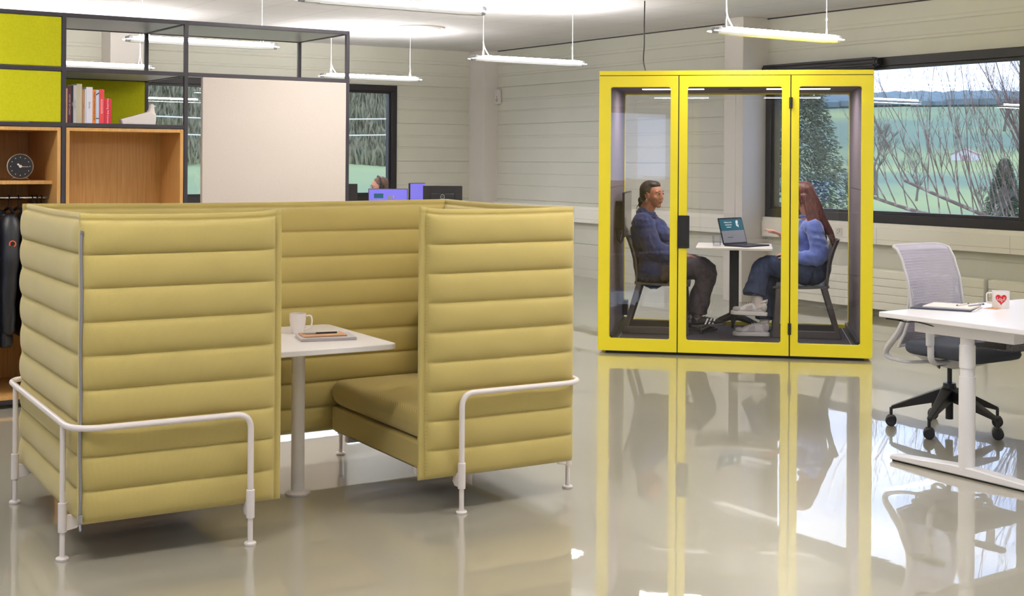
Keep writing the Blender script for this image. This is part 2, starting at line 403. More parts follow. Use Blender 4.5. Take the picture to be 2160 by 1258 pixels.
# right wall, window 7.17..10.40 x .905..2.516
W1 = (7.17, 10.40, .905, 2.516); W2 = (5.10, 8.68, .92, 2.505)
m = MB()
clad(m, 'x', XR, YB, W1[0], 0, ZC, 1); clad(m, 'x', XR, W1[1], YF, 0, ZC, 1); clad(m, 'x', XR, W1[0], W1[1], 0, W1[2], 1); clad(m, 'x', XR, W1[0], W1[1], W1[3], ZC, 1)
struct('wall_right', m, 'wall_paint', smooth=False)
m = MB()
clad(m, 'y', YF, XL, W2[0], 0, ZC, 1); clad(m, 'y', YF, W2[1], XR, 0, ZC, 1); clad(m, 'y', YF, W2[0], W2[1], 0, W2[2], 1); clad(m, 'y', YF, W2[0], W2[1], W2[3], ZC, 1)
struct('wall_back', m, 'wall_paint', smooth=False)
ADDED_LW = [(-3.2, .6), (2.0, 5.8), (7.2, 11.0)]      # unseen windows added in the left wall so daylight reaches the right wall
m = MB(); clad(m, 'x', XL, YB, YF, 0, .9, -1); clad(m, 'x', XL, YB, YF, 2.52, ZC, -1)
ys = [YB]+[q for w_ in ADDED_LW for q in w_]+[YF]
for k in range(0, len(ys), 2): clad(m, 'x', XL, ys[k], ys[k+1], .9, 2.52, -1)
struct('wall_left', m, 'wall_paint', smooth=False)
ADDED_FW = (-1.5, 2.5)  # unseen window added in the front wall for more daylight
m = MB(); clad(m, 'y', YB, XL, XR, 0, .9, -1); clad(m, 'y', YB, XL, XR, 2.52, ZC, -1); clad(m, 'y', YB, XL, ADDED_FW[0], .9, 2.52, -1); clad(m, 'y', YB, ADDED_FW[1], XR, .9, 2.52, -1)
struct('wall_front', m, 'wall_paint', smooth=False)
# columns
struct('column', MB().box(9.86, XR+.01, 15.76, YF+.01, 0, ZC), 'column_paint', bevel=.004)
struct('column', MB().box(9.73, XR+.01, 10.39, 10.68, 0, ZC), 'column_paint', bevel=.004)
struct('column', MB().box(4.64, 5.04, 15.78, YF+.01, 0, ZC), 'column_paint', bevel=.004)
# dark shadow-gap trim where cladding meets ceiling
struct('trim_1', MB().box(XR-.012, XR, YB, 15.75, ZC-.012, ZC), 'shelf_metal', smooth=False)
# cable trunking along the right wall
for nm, a, b in (('trim_2', 10.69, 15.75), ('trim_3', -2.0, 10.38)):
    m = MB(); m.prism([(XR, .70), (XR-.085, .70), (XR-.085, .745), (XR-.09, .75), (XR-.09, .86), (XR-.075, .868), (XR-.075, .905), (XR, .905)], a, b, 'xz')
    struct(nm, m, 'trunking', smooth=False)
    s = MB()
    for k in range(int(a*2), int(b*2), 3):
        if a < k/2+.3 < b: s.box(XR-.0915, XR-.089, k/2+.3, k/2+.303, .705, .86)
    struct('trim_4' if nm == 'trim_2' else 'trim_5', s, 'shelf_grey', smooth=False)
# wall sockets on the trunking behind the booth
for yy, lb in ((9.28, 'white wall socket with a plug hole, left one on the cable trunking'), (9.10, 'white double wall socket on the cable trunking, right of the other one')):
    t = thing('wall_socket', lb, 'socket', (XR-.09, yy, .80), 0, 'sockets on the trunking')
    part('faceplate', MB().box(-.008, 0, -.04, .04, -.04, .04), 'white_paint', t, bevel=.003)
    m = MB()
    for a, b in ((.012, .015), (.012, -.015), (-.012, 0), (-.012, .02)): m.lathe([(0, 0), (.005, 0), (.005, .001), (0, .001)], (-.0082, a, b), 8, Matrix.Rotation(R(-90), 3, 'Y'))
    part('pin_hole', m, 'black_plastic', t)
# windows
def window(name, ax, pos, a, b, z0, z1, split=None):
    fw, fd = .085, .09
    def bx(mb, u0, u1, d0, d1, w0, w1):
        return mb.box(pos+d0, pos+d1, u0, u1, w0, w1) if ax == 'x' else mb.box(u0, u1, pos+d0, pos+d1, w0, w1)
    m = MB()
    for u0, u1, w0, w1 in ((a, b, z0, z0+fw), (a, b, z1-fw, z1), (a, a+fw, z0+fw, z1-fw), (b-fw, b, z0+fw, z1-fw)): bx(m, u0, u1, -.03, fd, w0, w1)
    w = struct(name, m, 'black_metal', bevel=.005)
    m = MB(); f2 = .03
    a2, b2, c0, c1 = a+fw, b-fw, z0+fw, z1-fw
    for u0, u1, w0, w1 in ((a2, b2, c0, c0+f2), (a2, b2, c1-f2, c1), (a2, a2+f2, c0+f2, c1-f2), (b2-f2, b2, c0+f2, c1-f2)): bx(m, u0, u1, .0, fd-.01, w0, w1)
    s = part('sash', m, 'black_metal', w, bevel=.003)
    p = part('pane', bx(MB(), a2+.01, b2-.01, .04, .046, c0+.01, c1-.01), 'window_glass', w, smooth=False)
    return w
w1 = window('window_1', 'x', XR, *W1)
w2 = window('window_2', 'y', YF, *W2)
for k, (a, b) in enumerate(ADDED_LW): window('window_%d' % (k+3), 'x', XL-.06, a, b, .9, 2.52)  # added windows out of view, extra daylight for the room
window('window_6', 'y', YB-.06, ADDED_FW[0], ADDED_FW[1], .9, 2.52)
def portal(loc, rot, w, h):
    ld = bpy.data.lights.new('sky_portal', 'AREA'); ld.shape = 'RECTANGLE'; ld.size = w; ld.size_y = h; ld.cycles.is_portal = True
    lo = bpy.data.objects.new('sky_portal', ld); col.objects.link(lo); lo.location = loc; lo.rotation_euler = rot
portal((XR+.15, (W1[0]+W1[1])/2, 1.71), (R(90), 0, R(90)), W1[1]-W1[0], 1.6)
portal(((W2[0]+W2[1])/2, YF+.15, 1.71), (R(-90), 0, 0), W2[1]-W2[0], 1.6)
for a, b in ADDED_LW: portal((XL-.15, (a+b)/2, 1.71), (R(90), 0, R(-90)), b-a, 1.6)
portal(((ADDED_FW[0]+ADDED_FW[1])/2, YB-.15, 1.71), (R(90), 0, 0), ADDED_FW[1]-ADDED_FW[0], 1.6)
# pale inner reveal post seen at the left end of window 1
part('reveal_post', MB().box(XR+.02, XR+.10, 10.16, 10.20, 1.0, 2.42), 'white_paint', w1)
# blind case above the left half of window 1
t = thing('roller_blind', 'black roller blind case mounted above the left half of the large window', 'blind', (XR-.03, 0, 0))
m = MB(); m.tube([(-.045, 8.82, 2.475), (-.045, 10.37, 2.475)], .04, 16); m.box(-.075, -.0, 8.85, 10.36, 2.435, 2.52); m.tube([(-.06, 8.84, 2.425), (-.06, 10.36, 2.425)], .014, 10)
part('case', m, 'black_metal', t, bevel=.003)
m = MB(); m.tube([(-.045, 8.79, 2.475), (-.045, 8.82, 2.475)], .036, 16); part('end_cap', m, 'black_plastic', t, bevel=.003)
# radiators on the right wall
for i, (a, b, lb) in enumerate(((7.55, 10.3, 'low white ribbed radiator under the window behind the booth'), (3.2, 7.5, 'low white ribbed radiator running behind the office chair'))):
    t = thing('radiator', lb, 'radiator', (XR-.004, 0, 0), 0, 'radiators along the window wall')
    m = MB()
    pr = [(-.02, .07)]
    for k in range(5):
        z = .075+k*.076; pr += [(-.11, z), (-.115, z+.004), (-.115, z+.068), (-.11, z+.072), (-.104, z+.074)]
    pr += [(-.105, .462), (-.02, .462)]
    m.prism([(p[0], p[1]) for p in pr], a, b, 'xz'); part('panel', m, 'radiator', t, smooth=False)
    for k in (.08, .5, .92):
        y = a+(b-a)*k; part('foot', MB().box(-.10, -.03, y-.015, y+.015, 0, .08).box(-.12, -.01, y-.03, y+.03, 0, .01), 'radiator', t, bevel=.002)
    part('bracket', MB().box(-.03, 0, a+.1, b-.1, .1, .42), 'radiator', t)
# motion sensor on the corner column
t = thing('wall_sensor', 'small white motion sensor box on the corner of the far column', 'sensor', (XR-.005, 15.70, 2.38))
part('housing', MB().box(-.05, .0, -.045, .06, -.10, .10), 'white_paint', t, bevel=.008)
part('lens', MB().ell((-.05, 0, -.045), (.012, .03, .03)), 'silver', t)
part('status_light', MB().ell((-.051, 0, .0), (.006, .008, .008)), 'badge_orange', t)
# round ceiling outlet
t = thing('ceiling_vent', 'round white ventilation disc set in the ceiling tiles', 'vent', (7.55, 13.5, ZC))
part('rim', MB().lathe([(.30, 0), (.30, -.012), (.27, -.02), (.25, -.012), (.25, 0)], (0, 0, 0), 40), 'white_paint', t)
part('dish', MB().lathe([(0, -.004), (.1, -.006), (.2, -.012), (.245, -.02), (.25, -.008)], (0, 0, 0), 40), 'white_paint', t)

# ================================================================= pendant lamps
def make_lamp():
    t = thing('pendant_lamp', 'lamp', 'pendant lamp', (0, 0, 0), 0, 'linear pendant lamps in rows')
    Ln = .625
    # central housing: slim metal spine with louvre underneath
    part('housing', MB().prism([(-.03, .012), (-.022, -.018), (.022, -.018), (.03, .012), (.018, .03), (-.018, .03)], -Ln, Ln, 'yz').box(-Ln+.1, Ln-.1, -.0225, .0225, -.021, -.017), 'lamp_metal', t, bevel=.002)
    for s in (-1, 1):
        part('tube', MB().tube([(-Ln+.06, s*.052, .018), (Ln-.05, s*.052, .018)], .017, 10), 'lamp_glow', t)
        m = MB()
        out_ = [(-Ln-.05, .03), (-Ln-.03, .07), (-Ln+.10, .125), (Ln-.10, .125), (Ln+.03, .07), (Ln+.05, .03)]
        poly = [(x, s*y) for x, y in out_]+[(Ln-.02, s*.03), (-Ln+.02, s*.03)]
        m.prism(poly, .0, .005, 'xy')
        part('wing', m, 'lamp_wing', t)
    for s in (-1, 1):
        m = MB(); m.tube([(s*(Ln-.0), -.05, .018), (s*(Ln-.0), .05, .018)], .02, 12); m.box(s*Ln-.03, s*Ln+.03, -.02, .02, -.015, .03)
        part('end_cap', m, 'lamp_cap', t, bevel=.003)
        x = s*(Ln-.10); h = .575
        m = MB(); m.tube([(x, 0, .15), (x, 0, h)], .003, 6)
        for q in (-1, 1): m.tube([(x, 0, .155), (x+.03*q, q*.035, .03)], .002, 6)
        m.tube([(x, 0, .15), (x, 0, .17)], .006, 8)
        part('suspension_wire', m, 'wire', t)
        if s < 0:
            m = MB(); m.tube(spline([(x+.004, .006, h), (x+.004, .006, .22), (x+.015, .006, .12), (x+.075, .01, .035)], 6), .005, 6); part('power_cable', m, 'wire', t)
    for q in (-1, 1): part('ceiling_rose', MB().lathe([(0, .56), (.016, .56), (.016, .575), (0, .575)], (q*(Ln-.10), 0, 0), 12), 'white_paint', t)
    return t
lamp0 = make_lamp(); ZL = 2.455
used = False
LL = {(3.94, 7.35): 'long pendant lamp cut off by the top edge of the photo, over the sofas', (7.24, 7.35): 'pendant lamp at the right, hanging above the yellow booth and large window',
      (3.94, 10.75): 'pendant lamp seen through the top compartments of the black shelf frame', (7.24, 10.75): 'pendant lamp in the middle, in front of the corner column',
      (3.94, 14.1): 'pendant lamp glowing low behind the book compartment of the shelf', (7.24, 14.1): 'pendant lamp partly behind the right end post of the shelf frame'}
for y in (.55, 3.95, 7.35, 10.75, 14.1):
    for x in (.62, 3.94, 7.24):
        if (x, y) == (.62, .55): continue
        lb = LL.get((x, y), 'pendant lamp outside the photo, only its light and reflections seen')
        if not used: o = lamp0; o.location = (x, y, ZL); o['label'] = lb; used = True
        else: o = dup(lamp0, (x, y, ZL), 0, lb)
        for nm, dz, e, rx in (('light_up', .05, LAMP_UP, pi), ('light_down', -.03, LAMP_DOWN, 0)):
            ld = bpy.data.lights.new(nm, 'AREA'); ld.shape = 'RECTANGLE'; ld.size = 1.3; ld.size_y = .16; ld.energy = e; ld.color = (1, .975, .945)
            lo = bpy.data.objects.new(nm, ld); col.objects.link(lo); lo.location = (x, y, ZL+dz); lo.rotation_euler = (rx, 0, 0)

# ================================================================= high-back sofa booth
SA = R(-2.6)
sofa = thing('high_back_sofa', 'mustard-yellow quilted high-back sofa booth with two facing seats and white tube legs', 'sofa', (1.973, 4.88, 0), SA)
ZB, ZT = .146, 1.29
def quilt(name, w, T=.043, seam_n=9, e0=.012, e1=.012, flange0=True, flange1=True, seed=0, ztop=ZT, zbot=ZB):
    """padded panel: local u along x 0..w, z up, centre plane y=0, horizontal channels, flat piped edge on top and on free sides"""
    H = ztop-zbot; ft = .028
    vs = [0, .004]
    hb = H-ft
    for k in range(seam_n):
        for j in (0, .035, .1, .22, .36, .5, .64, .78, .9, .965): vs.append(.006+(hb-.006)*(k+j)/seam_n)
    vs += [hb, hb+.004, hb+.009, hb+.016, hb+.023, H]
    us = [0, .004, .010, .016, .022, .027, .032, .04, .052, .068, .09, .115]
    k = int((w-.23)/.02); us += [.115+(w-.23)*(i+1)/(k+1) for i in range(k)]; us += [w-x for x in reversed(us[:12])]
    def th(u, v):
        d0, d1 = u, w-u
        # channel profile
        if v <= hb:
            t = (v/hb*seam_n) % 1.0 if v < hb-1e-5 else 1.0
            prof = sqrt(max(0, 1-(2*t-1)**2)) ** .75
            base = T*(.42+.58*prof)
            pk = noise.noise(V((u*46+seed*7, round(v/hb*seam_n)*3.1, seed)))*.0022*(1-prof)
            wr = noise.noise(V((u*7+seed*3, v*9, seed)))*.0035*prof
            base += pk+wr
        else: base = T*.32
        def ed(d, fl):
            a = ft if fl else 0.0
            if d < a: return .0
            x = min(1, (d-a)/.085); return sqrt(max(0, 1-(1-x)**2))
        e = min(ed(d0, flange0), ed(d1, flange1)); mn = .0085
        r = mn+(base-mn)*e
        if v > hb: r = mn*(1.0+.25*sin(pi*(v-hb)/ft))
        if (flange0 and d0 < ft) : r = mn*(.55+.55*sqrt(max(0, sin(pi*min(1, max(0, d0/ft))))))
        if (flange1 and d1 < ft) : r = mn*(.55+.55*sqrt(max(0, sin(pi*min(1, max(0, d1/ft))))))
        if v > hb: r = max(.004, r*(.6+.5*sin(pi*min(1, (v-hb)/ft))))
        if v < .02: r = max(.004, r*sqrt(v/.02+.05))
        return r
    def wob(u, v): return noise.noise(V((u*3+seed, v*2, 1.7+seed)))*.004
    nu, nv = len(us), len(vs); m = MB(); vv = []; f = []
    for sgn in (-1, 1):
        for v in vs:
            for u in us:
                dz = 0
                if flange1 and w-u < .1: dz = .010*(1-(w-u)/.1)**1.5*(v/H)**6
                if flange0 and u < .1: dz = .010*(1-u/.1)**1.5*(v/H)**6
                vv.append((u, sgn*th(u, v)+wob(u, v), zbot+v+dz+(-.006 if v > hb-.01 else 0)*sin(pi*u/w)))
    for j in range(nv-1):
        for i in range(nu-1):
            a = j*nu+i; f.append((a, a+1, a+nu+1, a+nu)); b = nu*nv+a; f.append((b, b+nu, b+nu+1, b+1))
    o = nu*nv
    for i in range(nu-1):
        f.append((i, o+i, o+i+1, i+1)); a = (nv-1)*nu+i; f.append((a, a+1, o+a+1, o+a))
    for j in range(nv-1):
        a = j*nu; f.append((a, a+nu, o+a+nu, o+a)); a = j*nu+nu-1; f.append((a, o+a, o+a+nu, a+nu))
    return m.add(vv, f)
def panel(name, p, rz, w, **k):
    o = part(name, quilt(name, w, **k), 'sofa_fabric', sofa, ang=180); o.location = (p[0], p[1], 0); o.rotation_euler = (0, 0, rz); return o
D = 1.17
panel('side_panel', (-.632, .032), 0, .782, seed=1, flange0=False)
panel('side_panel', (.762, .032), 0, .770, seed=2, flange1=False)
panel('back_panel', (-.598, .046), R(90), D-.034, seed=3, flange0=False, flange1=False)
panel('back_panel', (1.497, .046), R(90), D-.034, seed=4, flange0=False, flange1=False)
panel('connecting_panel', (-.62, D+.005), 0, 2.10, seed=5, flange0=False, flange1=False)
# zipper on the near left corner
m = MB(); m.tube([(-.629+.002*sin(k*1.3), .006+.001*cos(k), ZB+.02+k*(ZT-.09-ZB)/14) for k in range(15)], .0055, 6)
zp = part('zipper', m, 'zipper', sofa, label='grey zipper')
m = MB(); m.box(-.637, -.622, -.006, .006, ZB+.012, ZB+.045).tube([(-.63, -.006, ZB+.012), (-.63, -.010, ZB-.01), (-.63, -.006, ZB-.012)], .005, 6); part('zip_pull', m, 'chrome', zp)
m = MB(); m.box(-.634, -.624, 0, .01, ZT-.075, ZT-.062); part('zip_stop', m, 'chrome', zp)
# seats
def seat(x0, x1, sgn):
    xf = x0 if sgn < 0 else x1     # front edge x
    y0, y1 = .075, 1.13
    part('seat_base', MB().box(min(x0, x1), max(x0, x1), y0, y1, .155, .272), 'sofa_fabric', sofa, bevel=.012)
    def cush(za, zb, ins):
        m = MB(); nu, nv = 26, 26; v = []; f = []
        for sg in (0, 1):
            for j in range(nv):
                for i in range(nu):
                    a, b = i/(nu-1), j/(nv-1)
                    # superellipse mapping for rounded corners
                    u = -cos(pi*a); w = -cos(pi*b); u = (abs(u)**.8)*(1 if u > 0 else -1); w = (abs(w)**.8)*(1 if w > 0 else -1)
                    ed = (max(0, 1-abs(u)**22)*max(0, 1-abs(w)**26))**.38
                    zc = (za+zb)/2; h = (zb-za)/2
                    crown = .012*(1-u*u)*(1-w*w) if sg else 0
                    z = zc+(1 if sg else -1)*h*ed+crown
                    xx = (x0+x1)/2+u*(abs(x1-x0)/2-ins); yy = (y0+y1)/2+w*((y1-y0)/2-ins)
                    v.append((xx, yy, z))
        o = nu*nv
        for j in range(nv-1):
            for i in range(nu-1):
                a = j*nu+i; f.append((a, a+1, a+nu+1, a+nu)); f.append((o+a, o+a+nu, o+a+nu+1, o+a+1))
        for i in range(nu-1):
            f.append((i, i+1, o+i+1, o+i)); a = (nv-1)*nu+i; f.append((a, a+1, o+a+1, o+a))
        for j in range(nv-1):
            a = j*nu; f.append((a, a+nu, o+a+nu, o+a)); a += nu-1; f.append((a, a+nu, o+a+nu, o+a))
        return m.add(v, f)
    part('seat_cushion', cush(.278, .41, .0), 'sofa_fabric', sofa, ang=70)
    xb = x1-.115 if sgn < 0 else x0+.115
    m = MB(); m.ell((0, 0, 0), 1.0, n=48, m=32)
    def sq(x, y, z):
        q_ = (abs(x)**4+abs(y)**8+abs(z)**8)**.125
        return x/q_, y/q_, z/q_
    m.v = [(xb+sq(*p)[0]*.085, .605+sq(*p)[1]*.50, .60+sq(*p)[2]*.185) for p in m.v]
    part('back_cushion', m, 'sofa_fabric', sofa, ang=180)
seat(.835, 1.455, -1); seat(-.555, .075, 1)
# white tube rails, brackets and legs
ZR = .508
def rail(x_side, x_out, sgn):
    rr = .0120
    pts = fillet([(x_side, -.036, .12), (x_side, -.036, ZR), (x_out, -.036, ZR), (x_out, D+.075, ZR), (x_side, D+.075, ZR), (x_side, D+.075, .12)], [.06, .13, .13, .06], 8)
    part('rail', MB().tube(pts, rr, 14), 'sofa_frame', sofa, label='white tube rail')
    legs = [(x_side, -.036, 1), (x_side, D+.075, -1), (x_out, .113, 0), (x_out, D-.12, 0)]
    for x, y, sd in legs:
        if sd == 0: part('upright', MB().tube([(x, y, .15), (x, y, ZR-.004)], rr*.92, 14), 'sofa_frame', sofa)
        b = MB(); b.tube([(x, y, .105), (x, y, .215)], rr+.0045, 16)
        if sd: b.prism([(y, .108), (y, .17), (y+sd*.05, .165), (y+sd*.07, .125), (y+sd*.05, .108)], x-.008, x+.008, 'yz')
        else:
            s2 = 1 if x < .4 else -1; b.prism([(x, .108), (x, .17), (x+s2*.05, .165), (x+s2*.09, .15), (x+s2*.05, .115)], y-.008, y+.008, 'xz')
        lg = part('leg', MB().tube([(x, y, .012), (x, y, .12)], rr*.86, 14), 'sofa_frame', sofa)
        part('bracket', b, 'sofa_frame', lg, bevel=.002)
        part('foot_disc', MB().lathe([(0, 0), (.022, 0), (.024, .003), (.024, .009), (.02, .013), (.0, .014)], (x, y, 0), 24), 'sofa_frame', lg)
rail(.005, -.668, 1); rail(.935, 1.567, -1)
for a, c in ((-.55, .07), (.84, 1.45)):
    for y in (.20, .94): part('under_frame', MB().box(a, c, y, y+.03, .125, .155), 'sofa_frame', sofa)
part('hem_band', MB().box(-.56, .06, .09, 1.12, .150, .156), 'black_plastic', sofa); part('hem_band', MB().box(.85, 1.45, .09, 1.12, .150, .156), 'black_plastic', sofa)

# table in the sofa booth
def rrect(x0, x1, y0, y1, r, k=6):
    o = []
    for cx, cy, st in ((x1-r, y1-r, 0), (x0+r, y1-r, 90), (x0+r, y0+r, 180), (x1-r, y0+r, 270)):
        for i in range(k+1): t = R(st+90*i/k); o.append((cx+r*cos(t), cy+r*sin(t)))
    return o
tb = thing('pedestal_table', 'white rectangular table on a single round post between the two sofa seats', 'table', (1.973, 4.88, 0), SA)
part('table_top', MB().prism(rrect(.16, .755, .21, .99, .04), .676, .70), 'table_white', tb, bevel=.003)
part('post', MB().tube([(.452, .605, .012), (.452, .605, .676)], .0295, 28), 'table_white', tb)
part('base_disc', MB().lathe([(0, 0), (.052, 0), (.055, .004), (.055, .009), (.035, .016), (.029, .018), (0, .018)], (.452, .605, 0), 36), 'table_white', tb)
part('top_plate', MB().box(.36, .56, .5, .7, .668, .676), 'table_white', tb)
def toW(x, y, z=0):   # sofa-local to room
    return (1.973+x*cos(SA)-y*sin(SA), 4.88+x*sin(SA)+y*cos(SA), z)
# mug
def mug(name, label, loc, r0, r1, h, hand_ang, m_, straight=False, liquid=None, rz=0):
    t = thing(name, label, 'mug', loc, rz)
    wv = .003
    if straight: prof = [(0, .0), (r0-.004, 0), (r0, .006), (r0, h-.003), (r0+.0012, h), (r0-wv+.001, h), (r0-wv, h-.004), (r0-wv, .01), (0, .008)]
    else: prof = [(0, 0), (r0-.004, 0), (r0, .004), (r0+(r1-r0)*.5, h*.35), (r1-.0008, h*.7), (r1, h), (r1-wv, h), (r1-wv-.001, h*.7), (r0-wv, .012), (0, .008)]
    part('cup', MB().lathe(prof, (0, 0, 0), 40), m_, t)
    R0 = (r0 if straight else r1-.002)
    pts = [(R0-.002, 0, h*.86), (R0+.022, 0, h*.87), (R0+.028, 0, h*.6), (R0+.02, 0, h*.32), (R0-.006 if not straight else R0-.002, 0, h*.20 if not straight else h*.28)]
    if straight: pts = fillet([(R0-.002, 0, h*.88), (R0+.026, 0, h*.88), (R0+.026, 0, h*.30), (R0-.002, 0, h*.30)], .012, 5)
    else: pts = spline(pts, 6)
    mm = MB().tube(pts, .0042, 10, flat=1.4)
    q = Matrix.Rotation(hand_ang, 3, 'Z'); mm.v = [tuple(q @ V(p)) for p in mm.v]
    part('handle', mm, m_, t)
    if liquid: part('coffee', MB().lathe([(0, h*.82), ((r1-wv-.0005), h*.82), (0, h*.821)], (0, 0, 0), 32), liquid, t)
    return t
mug('coffee_mug', 'plain white tapered coffee mug on the table between the sofa seats', toW(.497, .73, .70), .029, .0385, .092, R(-33), 'mug_white', liquid='coffee')
# book, notebook and pen on the table
def slab(name, label, cat, loc, rz, w, d, h, m_, pages=None, bev=.001):
    t = thing(name, label, cat, loc, rz)
    if pages:
        part('cover', MB().box(0, w, 0, d, 0, .002).box(0, w, 0, d, h-.002, h).box(0, w, 0, .003, .002, h-.002), m_, t, bevel=bev)
        part('pages', MB().box(.003, w-.003, .003, d-.003, .002, h-.002), pages, t)
    else: part('cover', MB().box(0, w, 0, d, 0, h), m_, t, bevel=bev)
    return t
b1 = slab('book', 'grey hardcover book lying under the kraft notebook on the white sofa table', 'book', toW(.405, .455, .70), SA+R(-12), .245, .175, .013, 'book_grey', 'paper')
lettering('spine_text', 'vitra.', .009, 'shelf_grey', b1, Matrix.Translation((.022, -.0005, .0065)) @ Matrix.Rotation(R(90), 4, 'X'))
lettering('spine_text', 'office furniture', .007, 'shelf_grey', b1, Matrix.Translation((.205, -.0005, .0065)) @ Matrix.Rotation(R(90), 4, 'X'))
slab('notebook', 'brown kraft notebook with a pen on it, on top of the grey book', 'notebook', toW(.43, .485, .713), SA+R(-10), .192, .125, .007, 'kraft')
t = thing('pen', 'black and clear pen with a green end lying on the kraft notebook', 'pen', toW(.44, .545, .724), SA+R(-11))
part('barrel', MB().tube([(.065, 0, 0), (.158, 0, 0)], .004, 10), 'black_plastic', t)
part('grip', MB().tube([(.02, 0, 0), (.065, 0, 0)], .0039, 10), 'silver', t); part('tip', MB().tube([(0, 0, 0), (.02, 0, 0)], [.001, .0036], 10), 'silver', t)
part('end_plug', MB().tube([(.158, 0, 0), (.161, 0, 0)], .0041, 10), 'green', t)

# ================================================================= standing desk, right
desk = thing('standing_desk', 'white height-adjustable desk cut off by the right edge of the photo', 'desk', (5.19, 3.64, 0), R(1.0))
part('desk_top', MB().prism(rrect(0, 1.8, 0, .90, .01), .725, .750), 'desk_white', desk, bevel=.003)
for x in (.105, 1.695):
    lg = part('leg', MB().tube([(x, .45, .03), (x, .45, .48)], .0385, 28), 'desk_white', desk)
    part('leg_tube', MB().tube([(x, .45, .46), (x, .45, .70)], .0335, 28).tube([(x, .45, .52), (x, .45, .63)], .0375, 28), 'desk_white', lg, bevel=.001)
    part('foot', MB().prism([(.02, .008), (.88, .008), (.88, .030), (.52, .052), (.38, .052), (.02, .030)], x-.036, x+.036, 'yz'), 'desk_white', desk, bevel=.006)
    part('foot_pad', MB().box(x-.028, x+.028, .03, .87, 0, .009), 'black_plastic', desk)
    part('cross_beam', MB().box(x-.04, x+.04, .17, .73, .665, .725), 'desk_white', desk, bevel=.005)
part('stretcher', MB().box(.145, 1.655, .43, .47, .68, .72), 'desk_white', desk, bevel=.002)
part('felt_tray', MB().box(.25, 1.5, .30, .34, .60, .715).box(.25, 1.5, .30, .58, .60, .606), 'felt_grey', desk)
part('desk_cable', MB().tube(spline([(.02, .83, .722), (.03, .76, .712), (.05, .70, .716), (.07, .60, .70)], 6), .003, 6).box(.01, .05, .78, .86, .716, .725), 'black_plastic', desk)
# mug with heart
m1 = mug('enamel_mug', 'white enamel mug with a red heart reading LOVE on the right desk', (5.858, 4.33, .75), .0425, .0425, .088, R(129), 'mug_white', straight=True)
def bend(c, sc_=1, r=.0427, ang0=R(-90-56.7+22), zc=.047):   # put flat artwork on the mug wall
    a = ang0+c.x*sc_/r; rr = r+c.z+.0004
    return V((cos(a)*rr, sin(a)*rr, zc+c.y*sc_))
A0 = R(-141)
hm = MB(); pts = []
for i in range(40):
    t = 2*pi*i/40; x = 16*sin(t)**3; y = 13*cos(t)-5*cos(2*t)-2*cos(3*t)-cos(4*t); pts.append((x*.00178, y*.0019+.003))
rings = []
for s in (0.02, .3, .55, .8, 1.0): rings.append([(p[0]*s, p[1]*s) for p in pts])
vv = []; ff = []
for rg in rings: vv += [tuple(bend(V((p[0], p[1], .0002)), ang0=A0)) for p in rg]
for j in range(4):
    for i in range(40): ff.append((j*40+i, j*40+(i+1) % 40, (j+1)*40+(i+1) % 40, (j+1)*40+i))
hm.add(vv, ff); part('heart', hm, 'red', m1, label='red heart print')
for ch, x, y, sz in (('L', -.016, .004, .023), ('O', -.004, .000, .019), ('V', .003, -.006, .024), ('E', .015, .004, .021)):
    lettering('letter', ch, sz, 'mug_white', m1, None, .0002, fn=lambda c, x=x, y=y: bend(V((c.x+x, c.y+y, .0006)), ang0=A0), bold=.0006)
# folder, notepad, pens on the desk
fa = R(-40)
f1 = slab('folder', 'dark navy folder lying under the white notepad on the right desk', 'folder', (5.565, 4.285, .7505), R(28), .235, .30, .006, 'folder_navy')
part('paper_sheet', MB().box(.02, .245, -.012, .10, .001, .003), 'paper', f1)
f2 = slab('notepad', 'white notepad with two pens on top of the navy folder', 'notepad', (5.585, 4.305, .7565), R(24), .215, .24, .008, 'paper')
for i, (lb, x, y, a, mb_) in enumerate((('black and white ballpoint pen on the white notepad, the one farther from the mug', 5.62, 4.42, 12, 'paper'), ('grey ballpoint pen on the white notepad, the one nearer the mug', 5.66, 4.38, 2, 'silver'))):
    t = thing('pen', lb, 'pen', (x, y, .7685), R(a), 'pens on the notepad')
    part('barrel', MB().tube([(.012, 0, 0), (.12, 0, 0)], .0038, 10), mb_, t); part('cap', MB().tube([(.12, 0, 0), (.135, 0, 0)], .0036, 10), 'black_plastic', t)
    part('tip', MB().tube([(0, 0, 0), (.012, 0, 0)], [.001, .0036], 10), 'kraft' if i else 'black_plastic', t); part('clip', MB().box(.09, .13, -.001, .001, .0036, .0055), 'chrome', t)
t = thing('sticky_note', 'small pale paper card under the enamel mug on the right desk', 'paper', (5.80, 4.335, .7502), R(10))
part('sheet', MB().box(-.03, .06, -.035, .035, 0, .0006), 'kraft', t)
t = None

